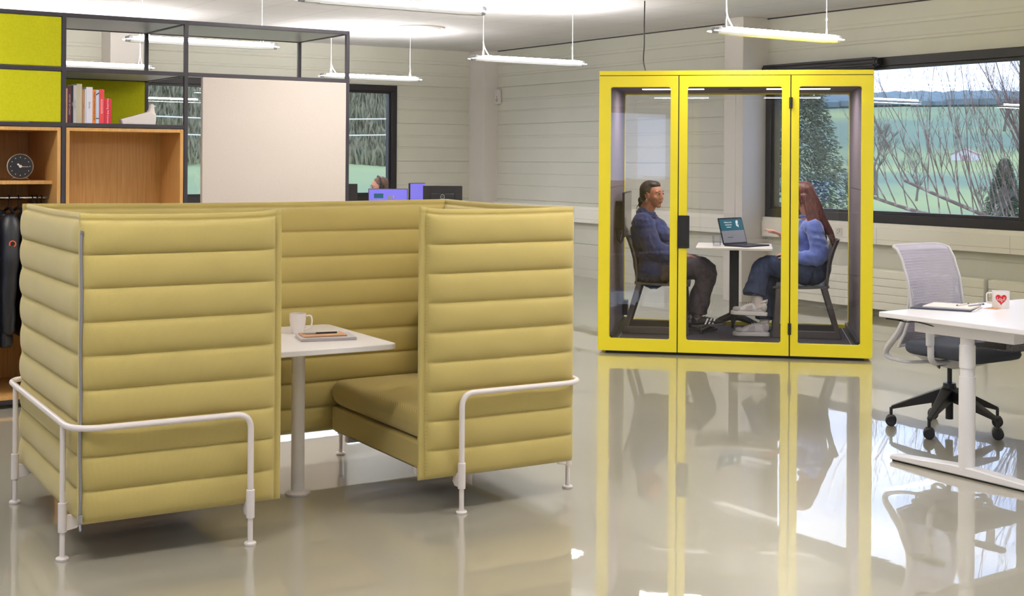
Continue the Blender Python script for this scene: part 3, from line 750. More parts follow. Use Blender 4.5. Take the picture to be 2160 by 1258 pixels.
# ================================================================= office swivel chair
def make_swivel():
    t = thing('office_chair', 'swivel chair with pale lilac perforated back and dark seat at the right desk', 'office chair', (6.14, 4.87, 0), R(-90))
    # local +x is forward
    part('gas_lift', MB().tube([(0, 0, .06), (0, 0, .16)], .021, 20).tube([(0, 0, .16), (0, 0, .24)], .029, 20), 'black_plastic', t)
    part('piston', MB().tube([(0, 0, .24), (0, 0, .40)], .013, 16), 'black_metal', t)
    part('hub', MB().lathe([(0, .16), (.042, .165), (.045, .22), (.036, .245), (.034, .262), (0, .264)], (0, 0, 0), 28), 'black_plastic', t)
    for k in range(5):
        a = 2*pi*k/5+A5; c, s = cos(a), sin(a); rr = .315
        m = MB(); v = []; fc = []
        for i in range(9):
            u = i/8; r = .03+(rr-.03)*u; zt = .238-.125*u**1.05; h = .058*(1-u)+.020; w = .022*(1-u)+.0135
            for dy, dz in ((-1, 0), (1, 0), (1, -1), (-1, -1)):
                q = dy*w*(1 if dz == 0 else .8); v.append((c*r-s*q, s*r+c*q, zt+dz*h))
        for i in range(8):
            for j in range(4): fc.append((i*4+j, i*4+(j+1) % 4, (i+1)*4+(j+1) % 4, (i+1)*4+j))
        fc += [(3, 2, 1, 0), (32, 33, 34, 35)]
        part('base_arm', m.add(v, fc), 'black_plastic', t, bevel=.004)
        cx, cy = c*rr, s*rr; ca = a+R(50)
        ct = part('caster', MB().tube([(cx, cy, .046), (cx, cy, .105)], .009, 10).box(cx-.012, cx+.012, cy-.012, cy+.012, .04, .062), 'black_plastic', t)
        for q in (-1, 1):
            dx, dy = -sin(WA)*q, cos(WA)*q
            M = Matrix.Rotation(WA, 3, 'Z') @ Matrix.Rotation(R(90), 3, 'X')
            m = MB(); m.lathe([(0, -.011), (.024, -.011), (.030, -.006), (.030, .006), (.024, .011), (0, .011)], (cx+dx*.019, cy+dy*.019, .0301), 24, M)
            part('wheel', m, 'black_plastic', ct)
            part('tread', MB().lathe([(.0301, -.006), (.0306, -.004), (.0306, .004), (.0301, .006)], (cx+dx*.019, cy+dy*.019, .0306), 24, M), 'dark_plastic', ct)
    # mechanism
    m = MB(); m.prism([(-.20, .395), (-.12, .36), (.06, .35), (.20, .385), (.20, .415), (-.20, .425)], -.055, .055, 'xz'); part('mechanism', m, 'chair_shell', t, bevel=.012)
    for s in (-1, 1):
        part('lever', MB().tube([(.02, s*.05, .375), (.05, s*.17, .378), (.09, s*.20, .380)], [.006, .006, .012], 8, flat=.5, rnd=True), 'black_plastic', t)
    part('seat_carrier', MB().box(-.16, .22, -.13, .13, .405, .43), 'chair_shell', t, bevel=.008)
    # seat cushion
    m = MB(); nu, nv = 24, 24; v = []; f = []
    for sg in (0, 1):
        for j in range(nv):
            for i in range(nu):
                u = -cos(pi*i/(nu-1)); w = -cos(pi*j/(nv-1))
                ed = max(0, (1-abs(u)**14)*(1-abs(w)**14))**.35
                rx = .238*(1-.06*abs(w)**6); ry = .245*(1-.08*max(0, u)**3-.10*abs(u)**6)
                dip = -.012*(1-u*u)*(1-w*w)+(-.030*max(0, u-.5)**2*4)
                z = .468+(.040 if sg else -.040)*ed+(dip if sg else dip*.6)
                v.append((u*rx+.095, w*ry, z))
    o_ = nu*nv
    for j in range(nv-1):
        for i in range(nu-1):
            a = j*nu+i; f.append((a, a+1, a+nu+1, a+nu)); f.append((o_+a, o_+a+nu, o_+a+nu+1, o_+a+1))
    for i in range(nu-1):
        f.append((i, i+1, o_+i+1, o_+i)); a = (nv-1)*nu+i; f.append((a, a+1, o_+a+1, o_+a))
    for j in range(nv-1):
        a = j*nu; f.append((a, a+nu, o_+a+nu, o_+a)); a += nu-1; f.append((a, a+nu, o_+a+nu, o_+a))
    part('seat', m.add(v, f), 'seat_fabric', t, ang=60)
    # backrest: perforated shell
    def bx(h):   # side profile: x offset for height 0..1
        P5 = ((0, -.215), (.15, -.165), (.35, -.115), (.6, -.135), (.8, -.175), (.92, -.215), (1.0, -.265))
        for (a, xa), (c, xc) in zip(P5, P5[1:]):
            if a <= h <= c+1e-6: u_ = (h-a)/(c-a); u_ = u_*u_*(3-2*u_)*.5+u_*.5; return xa+(xc-xa)*u_
        return -.265
    def bp(u, h):
        w = .232*(1-.08*(1-h)**2-.05*h); zz_ = .46+h*.60-.035*max(0, h-.9)/.1
        x = bx(h)+(.035)*(2*u-1)**2*(1-.3*h)
        if h > .92: w *= 1-.24*(1-sqrt(max(0, 1-((h-.92)/.08)**2)))
        return V((x, (2*u-1)*w, zz_))
    m = MB(); NU, NH = 40, 74; idx = {}
    for j in range(NH+1):
        for i in range(NU+1):
            off = (.5 if j % 2 else 0)
            uu = min(1, max(0, (i+off)/(NU+.5))); p = bp(.02+.96*uu, .015+.97*j/NH); idx[i, j] = len(m.v); m.v.append(tuple(p))
    # honeycomb-like lattice: thin ribs as a wireframe of the grid
    bm_ = bmesh.new(); vs_ = [bm_.verts.new(p) for p in m.v]
    for j in range(NH):
        for i in range(NU):
            bm_.faces.new((vs_[idx[i, j]], vs_[idx[i+1, j]], vs_[idx[i+1, j+1]], vs_[idx[i, j+1]]))
    me = bpy.data.meshes.new('backrest_mesh'); bm_.to_mesh(me); bm_.free()
    o = part('backrest_mesh', me, 'mesh_lilac', t)
    wf = o.modifiers.new('w', 'WIREFRAME'); wf.thickness = .0064; wf.use_even_offset = False; wf.use_relative_offset = False
    m = MB()
    hs_ = [h/16 for h in range(15)]+[.90, .925, .945, .962, .977, .989, .997, 1.0]; rim = [bp(0, h) for h in hs_]+[bp(k/10, 1) for k in range(1, 10)]+[bp(1, h) for h in reversed(hs_)]
    m.tube(rim, .0085, 8, closed=False, rnd=True); m.tube([bp(k/8, 0) for k in range(9)], .008, 8, rnd=True)
    part('backrest_rim', m, 'chair_shell', t)
    for s in (-1, 1):
        u = .5+s*.44
        pts = spline([bp(u, .62)+V((-.012, 0, 0)), bp(u, .40)+V((-.022, 0, 0)), bp(u, .15)+V((-.050, 0, 0)), V((-.275, s*.21, .415)), V((-.20, s*.175, .375)), V((-.10, s*.10, .375)), V((-.04, s*.05, .385))], 8)
        m = MB().tube(pts, [.008+.010*sin(pi*min(1, i/30)) for i in range(len(pts))], 10, flat=1.5, rnd=True)
        part('back_frame', m, 'chair_shell', t)
        # armrest
        part('arm_bracket', MB().tube(fillet([(0.08, s*.10, .40), (0.08, s*.255, .40), (.08, s*.265, .56)], .05, 6), .014, 12, flat=1.5, rnd=True), 'chair_shell', t)
        ap = part('arm_post', MB().tube([(.08, s*.265, .50), (.078, s*.265, .665)], [.019, .021], 14, flat=1.4), 'chair_shell', t)
        pl = [(.115*cos(k*pi/10)*1.05, .042*sin(k*pi/10)) for k in range(20)]
        part('arm_pad', MB().prism([(p[0]+.06, s*.262+p[1]) for p in pl], .665, .688), 'dark_plastic', t, bevel=.006)
    return t
A5 = R(0); WA = R(50)
# wheel-arm azimuth: one arm points to the lower-left caster seen in the photo
A5 = atan2(4.761-4.87, 5.826-6.14)-R(-90); WA = R(-33-18)-R(-90)
make_swivel()

# ================================================================= shelf frame
SY, SD = 8.206, .82
shelf = thing('shelf_frame', 'tall black metal grid shelving frame with lime and beige fabric infill panels', 'shelving', (0, SY, 0))
b = .025
XS = [1.385, 2.134, 2.897, 4.035]; ZS = [2.359, 2.029, 1.692]; ZBASE = .05
def bar(name, x0, x1, y0, y1, z0, z1): return part(name, MB().box(x0, x1, y0, y1, z0, z1), 'shelf_metal', shelf, bevel=.0015)
for i, x in enumerate(XS):
    for y in (0, SD-b): bar('post', x-b/2, x+b/2, y, y+b, 0, ZS[0]+b/2)
for y in (0, SD-b):
    for z in (ZS[0], ZS[1]):
        for i in range(3): bar('rail', XS[i]+b/2, XS[i+1]-b/2, y, y+b, z-b/2, z+b/2)
    for i in range(2): bar('rail', XS[i]+b/2, XS[i+1]-b/2, y, y+b, ZS[2]-b/2, ZS[2]+b/2)
    for i in range(3): bar('rail', XS[i]+b/2, XS[i+1]-b/2, y, y+b, ZBASE-b, ZBASE)
for i, x in enumerate(XS):
    for z in (ZS[0], ZS[1], ZS[2]):
        if i == 3 and z == ZS[2]: continue
        bar('cross_rail', x-b/2, x+b/2, b, SD-b, z-b/2, z+b/2)
    bar('cross_rail', x-b/2, x+b/2, b, SD-b, ZBASE-b, ZBASE)
# grey deck panels
for i, z, n in ((0, ZS[0], 1), (1, ZS[0], 1), (2, ZS[0], 1), (0, ZS[1], 1), (1, ZS[1], 1), (2, ZS[1], 0), (0, ZS[2], 1), (1, ZS[2], 1)):
    if n: part('deck_panel', MB().box(XS[i]+b/2, XS[i+1]-b/2, b, SD-b, z-.008, z+.004), 'shelf_grey', shelf, label='grey deck panel')
# lime fabric fronts in the left column, lime back in the book compartment
for z0, z1 in ((ZS[1], ZS[0]), (ZS[2], ZS[1])):
    part('fabric_panel', MB().box(XS[0]+b/2+.002, XS[1]-b/2-.002, .004, .026, z0+b/2+.002, z1-b/2-.002), 'lime_fabric', shelf, bevel=.004, label='lime green fabric panel')
part('fabric_panel', MB().box(XS[1]+b/2, XS[2]-b/2, SD-.026, SD-.006, ZS[2]+b/2, ZS[1]-b/2), 'lime_fabric', shelf, bevel=.003, label='lime green fabric panel')
part('pinboard', MB().box(3.003, XS[3]-b/2-.002, -.006, .03, .40, ZS[1]-b/2-.001), 'beige_fabric', shelf, bevel=.004, label='beige fabric pinboard')
# oak cabinets
def cabinet(name, label, x0, x1, z0, z1, d, shelfz=None, rod=False):
    t = thing(name, label, 'cabinet', (x0, SY+.004, 0)); w = x1-x0; th = .021
    part('carcass', MB().box(0, th, 0, d, z0, z1).box(w-th, w, 0, d, z0, z1).box(th, w-th, 0, d, z1-th, z1).box(th, w-th, 0, d, z0, z0+th), 'oak', t, bevel=.001)
    part('back_board', MB().box(th, w-th, d-.012, d-.002, z0+th, z1-th), 'oak', t)
    if shelfz: part('shelf_board', MB().box(th, w-th, .11, d-.012, shelfz-.022, shelfz), 'oak', t, bevel=.001)
    if rod: part('hanging_rod', MB().tube([(th, .25, rod), (w-th, .25, rod)], .011, 14), 'chrome', t, label='chrome hanging rod')
    return t
cabinet('oak_cabinet', 'open oak wardrobe at the left edge with clock shelf and coats', XS[0]+b/2+.003, XS[1]-b/2-.003, ZBASE+.001, ZS[2]-b/2-.003, .74, 1.352, 1.245)
cabinet('oak_cabinet', 'empty open oak cabinet below the books compartment of the shelf', XS[1]+b/2+.003, XS[2]-b/2-.003, ZBASE+.001, ZS[2]-b/2-.003, .40)
# books
zb = ZS[2]+b/2+.0005
BK = [('peach paperback at the left end of the book row', 140.2, 146.4, 190.5, (226, 182, 140), .16, (190, 120, 90)),
      ('burgundy book second from the left of the row', 146.6, 154.2, 185.5, (92, 36, 52), .18, (220, 200, 200)),
      ('thin navy book between the burgundy and white ones', 154.4, 158.0, 184.0, (26, 24, 44), .19, (220, 220, 230)),
      ('slim white book left of the tall cream one', 158.2, 165.0, 183.5, (226, 224, 228), .19, (120, 120, 140)),
      ('tall cream book, the tallest of the row', 165.2, 176.0, 180.3, (206, 196, 166), .20, None),
      ('thin bright red book beside the tall cream book', 176.2, 177.4, 190.5, (220, 50, 30), .15, None),
      ('ochre orange book beside the thin red one', 177.6, 181.2, 191.0, (204, 130, 40), .15, (120, 70, 20)),
      ('narrow pale blue book left of the thick white one', 181.4, 184.8, 191.0, (196, 210, 232), .15, None),
      ('thick white book with small grey lettering', 185.0, 198.0, 186.3, (232, 230, 240), .18, (110, 110, 130)),
      ('orange book with black lettering down its spine', 198.2, 204.8, 191.0, (240, 136, 50), .17, (30, 20, 20)),
      ('pale blue book with two black bands', 205.0, 211.4, 191.6, (200, 216, 240), .17, None),
      ('tall coral red book with white lettering', 211.6, 222.0, 190.2, (226, 70, 76), .18, (250, 220, 220)),
      ('short crimson book at the right end of the row', 222.2, 237.6, 209.5, (206, 34, 58), .15, (245, 225, 230))]
TX = ['FORM', 'HISTORY OF CHAIRS', 'DESIGN', 'COLLAGE', '', '', 'HOUSE', '', 'Eames', 'PROJECT OF DESIGN AND WORK', '', 'ALEXANDER', 'Everything Will Connect']
for i, (lb, u0, u1, vt, c, dp, tcx) in enumerate(BK):
    def xx(u): return 2.134+b/2+(u-139.6)/339.5+.0035
    x0, x1 = xx(u0), xx(u1); yb = .055; w = x1-x0-.0006
    h = .30*(1-(vt-176.5)/ (262.5-176.5))*.985+.002
    h = (262.2-vt)/339.5
    t = thing('book', lb, 'book', (x0, SY+yb, zb), 0, 'books in the shelf compartment')
    mn = 'book_cover_%d' % i; mat(mn, c, .5)
    if w > .006:
        part('cover', MB().box(0, .0015, 0, dp, 0, h).box(w-.0015, w, 0, dp, 0, h).box(.0015, w-.0015, 0, .002, 0, h), mn, t)
        part('pages', MB().box(.0015, w-.0015, .002, dp-.003, .002, h-.003), 'paper', t)
    else: part('cover', MB().box(0, w, 0, dp, 0, h), mn, t)
    if tcx and TX[i]:
        mat('spine_ink_%d' % i, tcx, .5)
        sz = min(w*.62, .016); M = Matrix.Translation((w/2, -.0006, h*.5)) @ Matrix.Rotation(R(90), 4, 'X') @ Matrix.Rotation(R(-90), 4, 'Z')
        lettering('spine_text', TX[i], sz, 'spine_ink_%d' % i, t, M)
    if 'two black bands' in lb:
        part('band', MB().box(-.0004, w+.0004, -.0008, .002, .028, .034), 'black_plastic', t)
        part('band', MB().prism([(0, h-.036), (w, h-.022), (w, h-.014), (0, h-.028)], -.0008, .001, 'xz'), 'black_plastic', t)
    if 'tall cream' in lb:
        m = MB()
        for k in range(3): m.box(w*(.25+.25*k)-.0006, w*(.25+.25*k)+.0006, -.0005, .002, 0, h)
        part('crease', m, 'beige_fabric', t)
# bird
t = thing('bird_figurine', 'smooth white ceramic bird figurine with a long flat tail beside the books', 'figurine', (2.505, SY+.10, zb))
m = MB()
m.prism([(0, .030), (.010, 0), (.218, 0), (.222, .03), (.221, .07), (.190, .088), (.172, .080)], -.030, .030, 'xz')
m.prism([(.165, .03), (.221, .03), (.219, .075), (.214, .10), (.214, .118), (.203, .131), (.190, .126), (.184, .10), (.172, .076)], -.020, .020, 'xz')
m.ell((.200, 0, .118), (.018, .017, .016)); m.ell((.188, 0, .045), (.031, .031, .042)); m.tube([(.208, 0, .120), (.233, 0, .117)], [.008, .003], 8)
blob('body', m, .0034, 'ceramic', t, smooth=7)
# clock
t = thing('desk_clock', 'round black desk clock with white dots and hands on the oak shelf board', 'clock', (1.925, SY+.19, 1.352), R(-6))
M = Matrix.Rotation(R(90), 3, 'X'); cz = .086
part('case', MB().lathe([(0, -.02), (.072, -.02), (.076, -.012), (.076, .008), (.073, .012), (.073, .008), (0, .006)], (0, 0, cz), 48, M), 'ceramic', t, label='white rim case')
part('dial', MB().lathe([(0, .0065), (.0725, .0065), (.0725, .009), (0, .009)], (0, 0, cz), 48, M), 'black_metal', t)
for k in range(12):
    a = R(30*k); part('hour_dot', MB().lathe([(0, .0092), (.0026, .0092), (.0026, .0102), (0, .0102)], (sin(a)*.055, 0, cz+cos(a)*.055), 10, M), 'ceramic', t)
part('minute_hand', MB().beam((0, -.0112, cz), (.046, -.0112, cz-.004), .0012, .0015, (0, 1, 0)).box(-.0, .045, -.0118, -.0108, cz-.0035, cz-.0015), 'ceramic', t)
part('hour_hand', MB().prism([(-.0015, cz), (.0015, cz), (-.010, cz+.018), (-.019, cz+.016), (-.018, cz+.008)], -.0125, -.0115, 'xz'), 'ceramic', t)
part('pivot', MB().lathe([(0, .010), (.009, .010), (.009, .0135), (.004, .0145), (0, .0145)], (0, 0, cz), 20, M), 'ceramic', t)
part('stand', MB().tube(fillet([(-.052, .012, .002), (-.045, 0, .014), (.045, 0, .014), (.052, .012, .002)], .006), .002, 8).tube([(-.055, -.012, .002), (-.050, .02, .002)], .002, 8).tube([(.055, -.012, .002), (.050, .02, .002)], .002, 8), 'chrome', t)
# hangers and coats on the rod
RX, RY, RZ = 0, SY+.004+.25, 1.245
def hanger(label, x, yaw=0, shoulders=True):
    t = thing('coat_hanger', label, 'hanger', (x, RY, RZ), R(yaw), 'hangers on the rod')
    hook = [(0, .019*cos(a), .019*sin(a)-.004) for a in [R(q) for q in range(-40, 215, 17)]][::-1]
    part('hook', MB().tube(hook+[(0, .014, -.025), (0, .0, -.038), (0, 0, -.06)], .0028, 8, rnd=True), 'black_metal', t)
    if shoulders: part('shoulder_bar', MB().tube(spline([(0, -.20, -.125), (0, -.12, -.085), (0, 0, -.062), (0, .12, -.085), (0, .20, -.125)], 6), [.010]*25, 10, flat=.7, rnd=True), 'black_plastic', t)
    return t
for i, (x, lb) in enumerate(((1.80, 'black hanger carrying the badge coat, leftmost hook in view'), (1.875, 'black hanger second from the left on the wardrobe rod'), (1.93, 'black hanger third from the left on the wardrobe rod'),
                             (2.012, 'empty black hanger, left one of three bunched at the rod end'), (2.040, 'empty black hanger, middle one of three bunched at the rod end'), (2.068, 'empty black hanger nearest the right cabinet wall'))): hanger(lb, x, 0)
def coat(name, label, x, wx, z0, z1, seed, badge=False):
    t = thing(name, label, 'coat', (x, RY, 0), 0, 'coats in the wardrobe'); m = MB()
    nz_ = 40; nr = 28
    def fn(u, v):
        a = 2*pi*u; z = z0+(z1-z0)*v
        sh = 1 if v < .86 else sqrt(max(0.02, 1-((v-.86)/.14)**2))
        ry = .22*sh*(1+.10*(1-v)); rx = wx*(.75+.25*sh)*(1+.15*(1-v))
        q = (v*9) % 1; puff = .80+.20*sqrt(max(0, 1-(2*q-1)**2))
        nn_ = 1+.12*noise.noise(V((cos(a)*2+seed, sin(a)*2, z*5)))
        return (cos(a)*rx*puff*nn_, sin(a)*ry*(.92+.08*puff)*nn_, z)
    m.grid(fn, nr, nz_, True); m.f += [tuple(range(nr-1, -1, -1)), tuple((nz_-1)*nr+j for j in range(nr))]
    part('shell', m, 'puffer', t, ang=180)
    for s in (-1, 1):
        m = MB(); pts = [(0.02, s*.20, z1-.05), (.01, s*.25, z1-.25), (0, s*.25, z1-.5), (.01, s*.23, z1-.68)]
        sp = spline(pts, 8); m.tube(sp, [max(.05, wx)*(1.05-.4*i/len(sp))*(.88+.12*abs(sin(i*.55))) for i in range(len(sp))], 16, rnd=True); part('sleeve', m, 'puffer', t, ang=180)
    m = MB(); m.tube([(wx*.3*cos(k), .07*sin(k)-.03, z1-.005+.01*sin(k)) for k in [2*pi*i/16 for i in range(16)]], .022, 10, closed=True); part('collar', m, 'puffer', t)
    if badge:
        part('badge', MB().lathe([(0, .0), (.021, .0), (.021, .004), (0, .004)], (wx*.30, -.286, z1-.17), 20, Matrix.Rotation(R(90), 3, 'X')), 'badge_orange', t, label='orange round badge')
        part('badge_centre', MB().lathe([(0, .004), (.013, .004), (.013, .006), (0, .006)], (wx*.30, -.286, z1-.168), 20, Matrix.Rotation(R(90), 3, 'X')), 'black_plastic', t)
    return t
coat('puffer_coat', 'black puffer coat with an orange arm badge hanging at the far left', 1.815, .062, .36, 1.15, 1, True)
coat('puffer_coat', 'long black coat behind the badge coat, half hidden by the sofa corner', 1.67, .065, .30, 1.15, 2)
coat('puffer_coat', 'black coat hanging right of the badge coat beside the sofa corner', 1.958, .028, .40, 1.13, 3)

# ================================================================= glazed meeting booth
BA = R(-43.27); BO = (6.2424, 8.2222)
def BW(x, y, z=0): return (BO[0]+x*cos(BA)-y*sin(BA), BO[1]+x*sin(BA)+y*cos(BA), z)
booth = thing('meeting_booth', 'bright yellow framed glass meeting booth with two people seated inside', 'booth', (BO[0], BO[1], 0), BA)
X0, X1, BD, FZ = -.036, 2.033, 1.36, .085
part('plinth', MB().box(X0+.06, X1-.06, .04, BD-.04, 0, .03), 'black_plastic', booth)
part('front_frame', MB().frame(X0, .574, .022, 2.152, .052, .516, .116, 2.066, 0, .05, .018), 'booth_yellow', booth, bevel=.002, label='yellow front panel frame')
part('front_frame', MB().frame(1.427, X1, .022, 2.152, 1.485, 1.945, .116, 2.068, 0, .05, .018), 'booth_yellow', booth, bevel=.002, label='yellow front panel frame')
for a, c in ((.052, .516), (1.485, 1.945)): part('front_glass', MB().box(a-.01, c+.01, .022, .030, .106, 2.078), 'booth_glass', booth, smooth=False, label='clear glass pane')
door = part('door', MB().frame(.582, 1.418, .022, 2.152, .645, 1.357, .116, 2.067, 0, .045, .018), 'booth_yellow', booth, bevel=.002, label='yellow door frame')
part('door_glass', MB().box(.635, 1.367, .020, .028, .106, 2.077), 'booth_glass', door, smooth=False)
part('door_handle', MB().prism(rrect(.580, .666, .826, 1.078, .008), -.012, -.001, 'xz').box(.60, .646, -.014, -.012, .85, 1.05), 'black_plastic', door, bevel=.003, label='black handle plate')
for z0 in (.185, 1.90): part('hinge', MB().tube([(1.4225, -.008, z0), (1.4225, -.008, z0+.085)], .010, 12).box(1.410, 1.435, -.004, 0, z0, z0+.085), 'black_plastic', door, label='black hinge')
part('door_seal', MB().box(.574, .582, .008, .045, .03, 2.15).box(1.418, 1.427, .008, .045, .03, 2.15), 'black_plastic', booth)
part('roof', MB().box(X0, X1, 0, BD, 2.157, 2.192), 'booth_yellow', booth, bevel=.002)
part('roof_seal', MB().box(X0+.006, X1-.006, .008, BD-.008, 2.150, 2.158), 'black_plastic', booth)
part('headliner', MB().box(.045, 1.955, .05, BD-.05, 2.085, 2.15), 'booth_felt', booth, label='grey felt ceiling')
for a, c, fa_, fb in ((X0, .020, .020, .045), (1.980, X1, 1.955, 1.980)):
    part('side_wall', MB().box(a, c, .05, BD-.05, .022, 2.152), 'booth_yellow', booth, bevel=.002)
    part('wall_lining', MB().box(fa_, fb, .05, BD-.05, .06, 2.09), 'booth_felt', booth, label='grey felt lining')
    part('wall_lining_groove', MB().box(fa_ if a < 1 else fa_-.001, fb+.001 if a < 1 else fb, .06, BD-.06, 1.282, 1.286), 'black_plastic', booth)
    q = (.045, .075) if a < 1 else (1.925, 1.955)
    part('skirting', MB().box(q[0], q[1], .05, BD-.05, FZ, .135), 'black_plastic', booth)
    q = (.098, .104) if a < 1 else (1.896, 1.902)
    part('floor_strip', MB().box(q[0], q[1], .05, BD-.05, FZ, .089), 'silver', booth)
part('carpet', MB().box(.02, 1.98, .05, BD-.05, .04, FZ), 'booth_carpet', booth)
part('back_frame', MB().frame(X0, X1, .022, 2.152, .050, 1.950, .116, 2.072, BD-.05, BD, .018), 'booth_yellow', booth, bevel=.002)
for a, c in ((.04, .9985), (1.0015, 1.96)): part('back_glass', MB().box(a, c, BD-.03, BD-.022, .106, 2.082), 'booth_glass', booth, smooth=False)
part('glass_joint', MB().box(.998, 1.002, BD-.031, BD-.021, .116, 2.072), 'silver', booth)
part('power_box', MB().box(.046, .09, BD-.17, BD-.06, .16, .285), 'black_plastic', booth, bevel=.004)
m = MB(); m.tube([(1.0, .70, 2.078), (1.0, .70, 2.085)], .06, 28); part('vent_disc', m, 'black_plastic', booth)
# unseen ceiling lights added to brighten the booth interior
for x in (.5, 1.5):
    part('added_ceiling_light', MB().box(x-.25, x+.25, .60, .68, 2.079, 2.085), 'lamp_wing', booth)
    ld = bpy.data.lights.new('added_booth_light', 'AREA'); ld.shape = 'RECTANGLE'; ld.size = .5; ld.size_y = .08; ld.energy = 9; ld.color = (1, .97, .94)
    lo = bpy.data.objects.new('added_booth_light', ld); col.objects.link(lo); lo.location = BW(x, .64, 2.074); lo.rotation_euler = (0, 0, BA)
# power cable from the ceiling to the booth roof
t = thing('power_cable', 'black power cable hanging from the ceiling down to the yellow booth roof', 'cable')
part('cord', MB().tube(spline([(8.03, 9.94, 3.03), (8.01, 9.92, 2.8), (8.02, 9.93, 2.62), (7.99, 9.90, 2.42), (7.75, 9.50, 2.22), (7.62, 9.23, 2.197)], 8), .006, 8), 'black_plastic', t)
# wall screen with its cable
t = thing('wall_screen', 'thin black screen mounted on the left inner wall of the booth', 'screen', (BO[0], BO[1], 0), BA)
part('panel', MB().box(.112, .130, .40, 1.06, .875, 1.240), 'black_plastic', t, bevel=.004)
part('display', MB().box(.130, .1308, .408, 1.052, .885, 1.230), 'screen_grey', t)
part('mount', MB().box(.045, .112, .52, .88, .93, 1.165), 'black_plastic', t, bevel=.004)
part('screen_cable', MB().tube(spline([(.10, .46, .92), (.085, .45, .85), (.10, .44, .83), (.115, .46, .86), (.105, .47, .93)], 6), .0035, 8).tube(spline([(.06, .5, .94), (.07, .46, .86), (.10, .45, .845), (.11, .5, .90)], 6), .0035, 8), 'black_plastic', t)
# booth table
t = thing('bistro_table', 'small white square table on a black star base inside the booth', 'table', (BO[0], BO[1], 0), BA)
part('table_top', MB().prism(rrect(.695, 1.305, .47, 1.13, .02), .785, .803), 'table_white', t, bevel=.002)
part('pole', MB().box(.962, 1.038, .775, .825, .22, .785), 'black_plastic', t, bevel=.006)
part('mount_plate', MB().box(.88, 1.12, .70, .90, .776, .785), 'black_plastic', t)
part('base_hub', MB().lathe([(0, .18), (.05, .19), (.055, .235), (.04, .25), (0, .252)], (1.0, .80, 0), 20), 'black_plastic', t)
for a in (R(209), R(344), R(92)):
    c, s = cos(a), sin(a)
    part('base_arm', MB().tube([(1+c*.02, .8+s*.02, .225), (1+c*.12, .8+s*.12, .195), (1+c*.30, .8+s*.30, .118)], [.034, .026, .015], 12, rnd=True), 'black_plastic', t)
    part('glide', MB().tube([(1+c*.295, .8+s*.295, FZ), (1+c*.295, .8+s*.295, .112)], .014, 12), 'black_plastic', t)
# tumbler
t = thing('water_glass', 'clear tumbler of water on the booth table left of the laptop', 'glass', BW(.862, .58, .803))
part('tumbler', MB().lathe([(0, 0), (.031, 0), (.036, .09), (.034, .09), (.0295, .012), (0, .010)], (0, 0, 0), 32), 'tumbler_glass', t)
part('water', MB().lathe([(0, .0105), (.029, .0125), (.0312, .045), (0, .045)], (0, 0, 0), 32), 'tumbler_glass', t)
# laptop
HA = R(54); A_ = (.915, .70)
t = thing('laptop', 'open dark laptop on the booth table, teal and grey page on its screen', 'laptop', BW(A_[0], A_[1], .8032), BA+HA)
# local +x along the hinge, -y towards the keyboard side
part('base', MB().prism(rrect(0, .325, -.225, 0, .012), 0, .012), 'laptop', t, bevel=.002)
part('keyboard', MB().box(.02, .305, -.12, -.02, .0121, .0132), 'black_plastic', t); part('trackpad', MB().box(.11, .215, -.215, -.135, .0121, .0125), 'dark_plastic', t)
LT = Matrix.Translation((0, 0, .010)) @ Matrix.Rotation(R(-16), 4, 'X')   # lid leans back (+y)
def lid(mb): mb.v = [tuple(LT @ V(p)) for p in mb.v]; return mb
ld_ = part('lid', lid(MB().prism(rrect(0, .325, 0, .225, .010), 0, .006, 'xz')), 'laptop', t, bevel=.001)
part('bezel', lid(MB().box(.004, .321, -.0006, 0, .006, .220)), 'black_plastic', ld_)
part('page_header', lid(MB().box(.010, .315, -.0014, -.0006, .115, .212)), 'screen_teal', ld_)
part('page_body', lid(MB().box(.010, .315, -.0014, -.0006, .014, .115)), 'screen_pale', ld_)
for s, x, z, sz in (('Welcome to the', .12, .185, .015), ('meeting booth', .12, .165, .015), ('workspace', .12, .145, .015)):
    lettering('page_text', s, sz, 'screen_text', ld_, LT @ Matrix.Translation((x, -.0018, z)) @ Matrix.Rotation(R(90), 4, 'X'))
part('page_logo', lid(MB().box(.225, .240, -.002, -.0014, .150, .195).box(.240, .255, -.002, -.0014, .172, .200).box(.243, .255, -.002, -.0014, .142, .165)), 'screen_text', ld_)
lettering('page_text', 'Get connected', .011, 'black_plastic', ld_, LT @ Matrix.Translation((.11, -.0018, .06)) @ Matrix.Rotation(R(90), 4, 'X'))
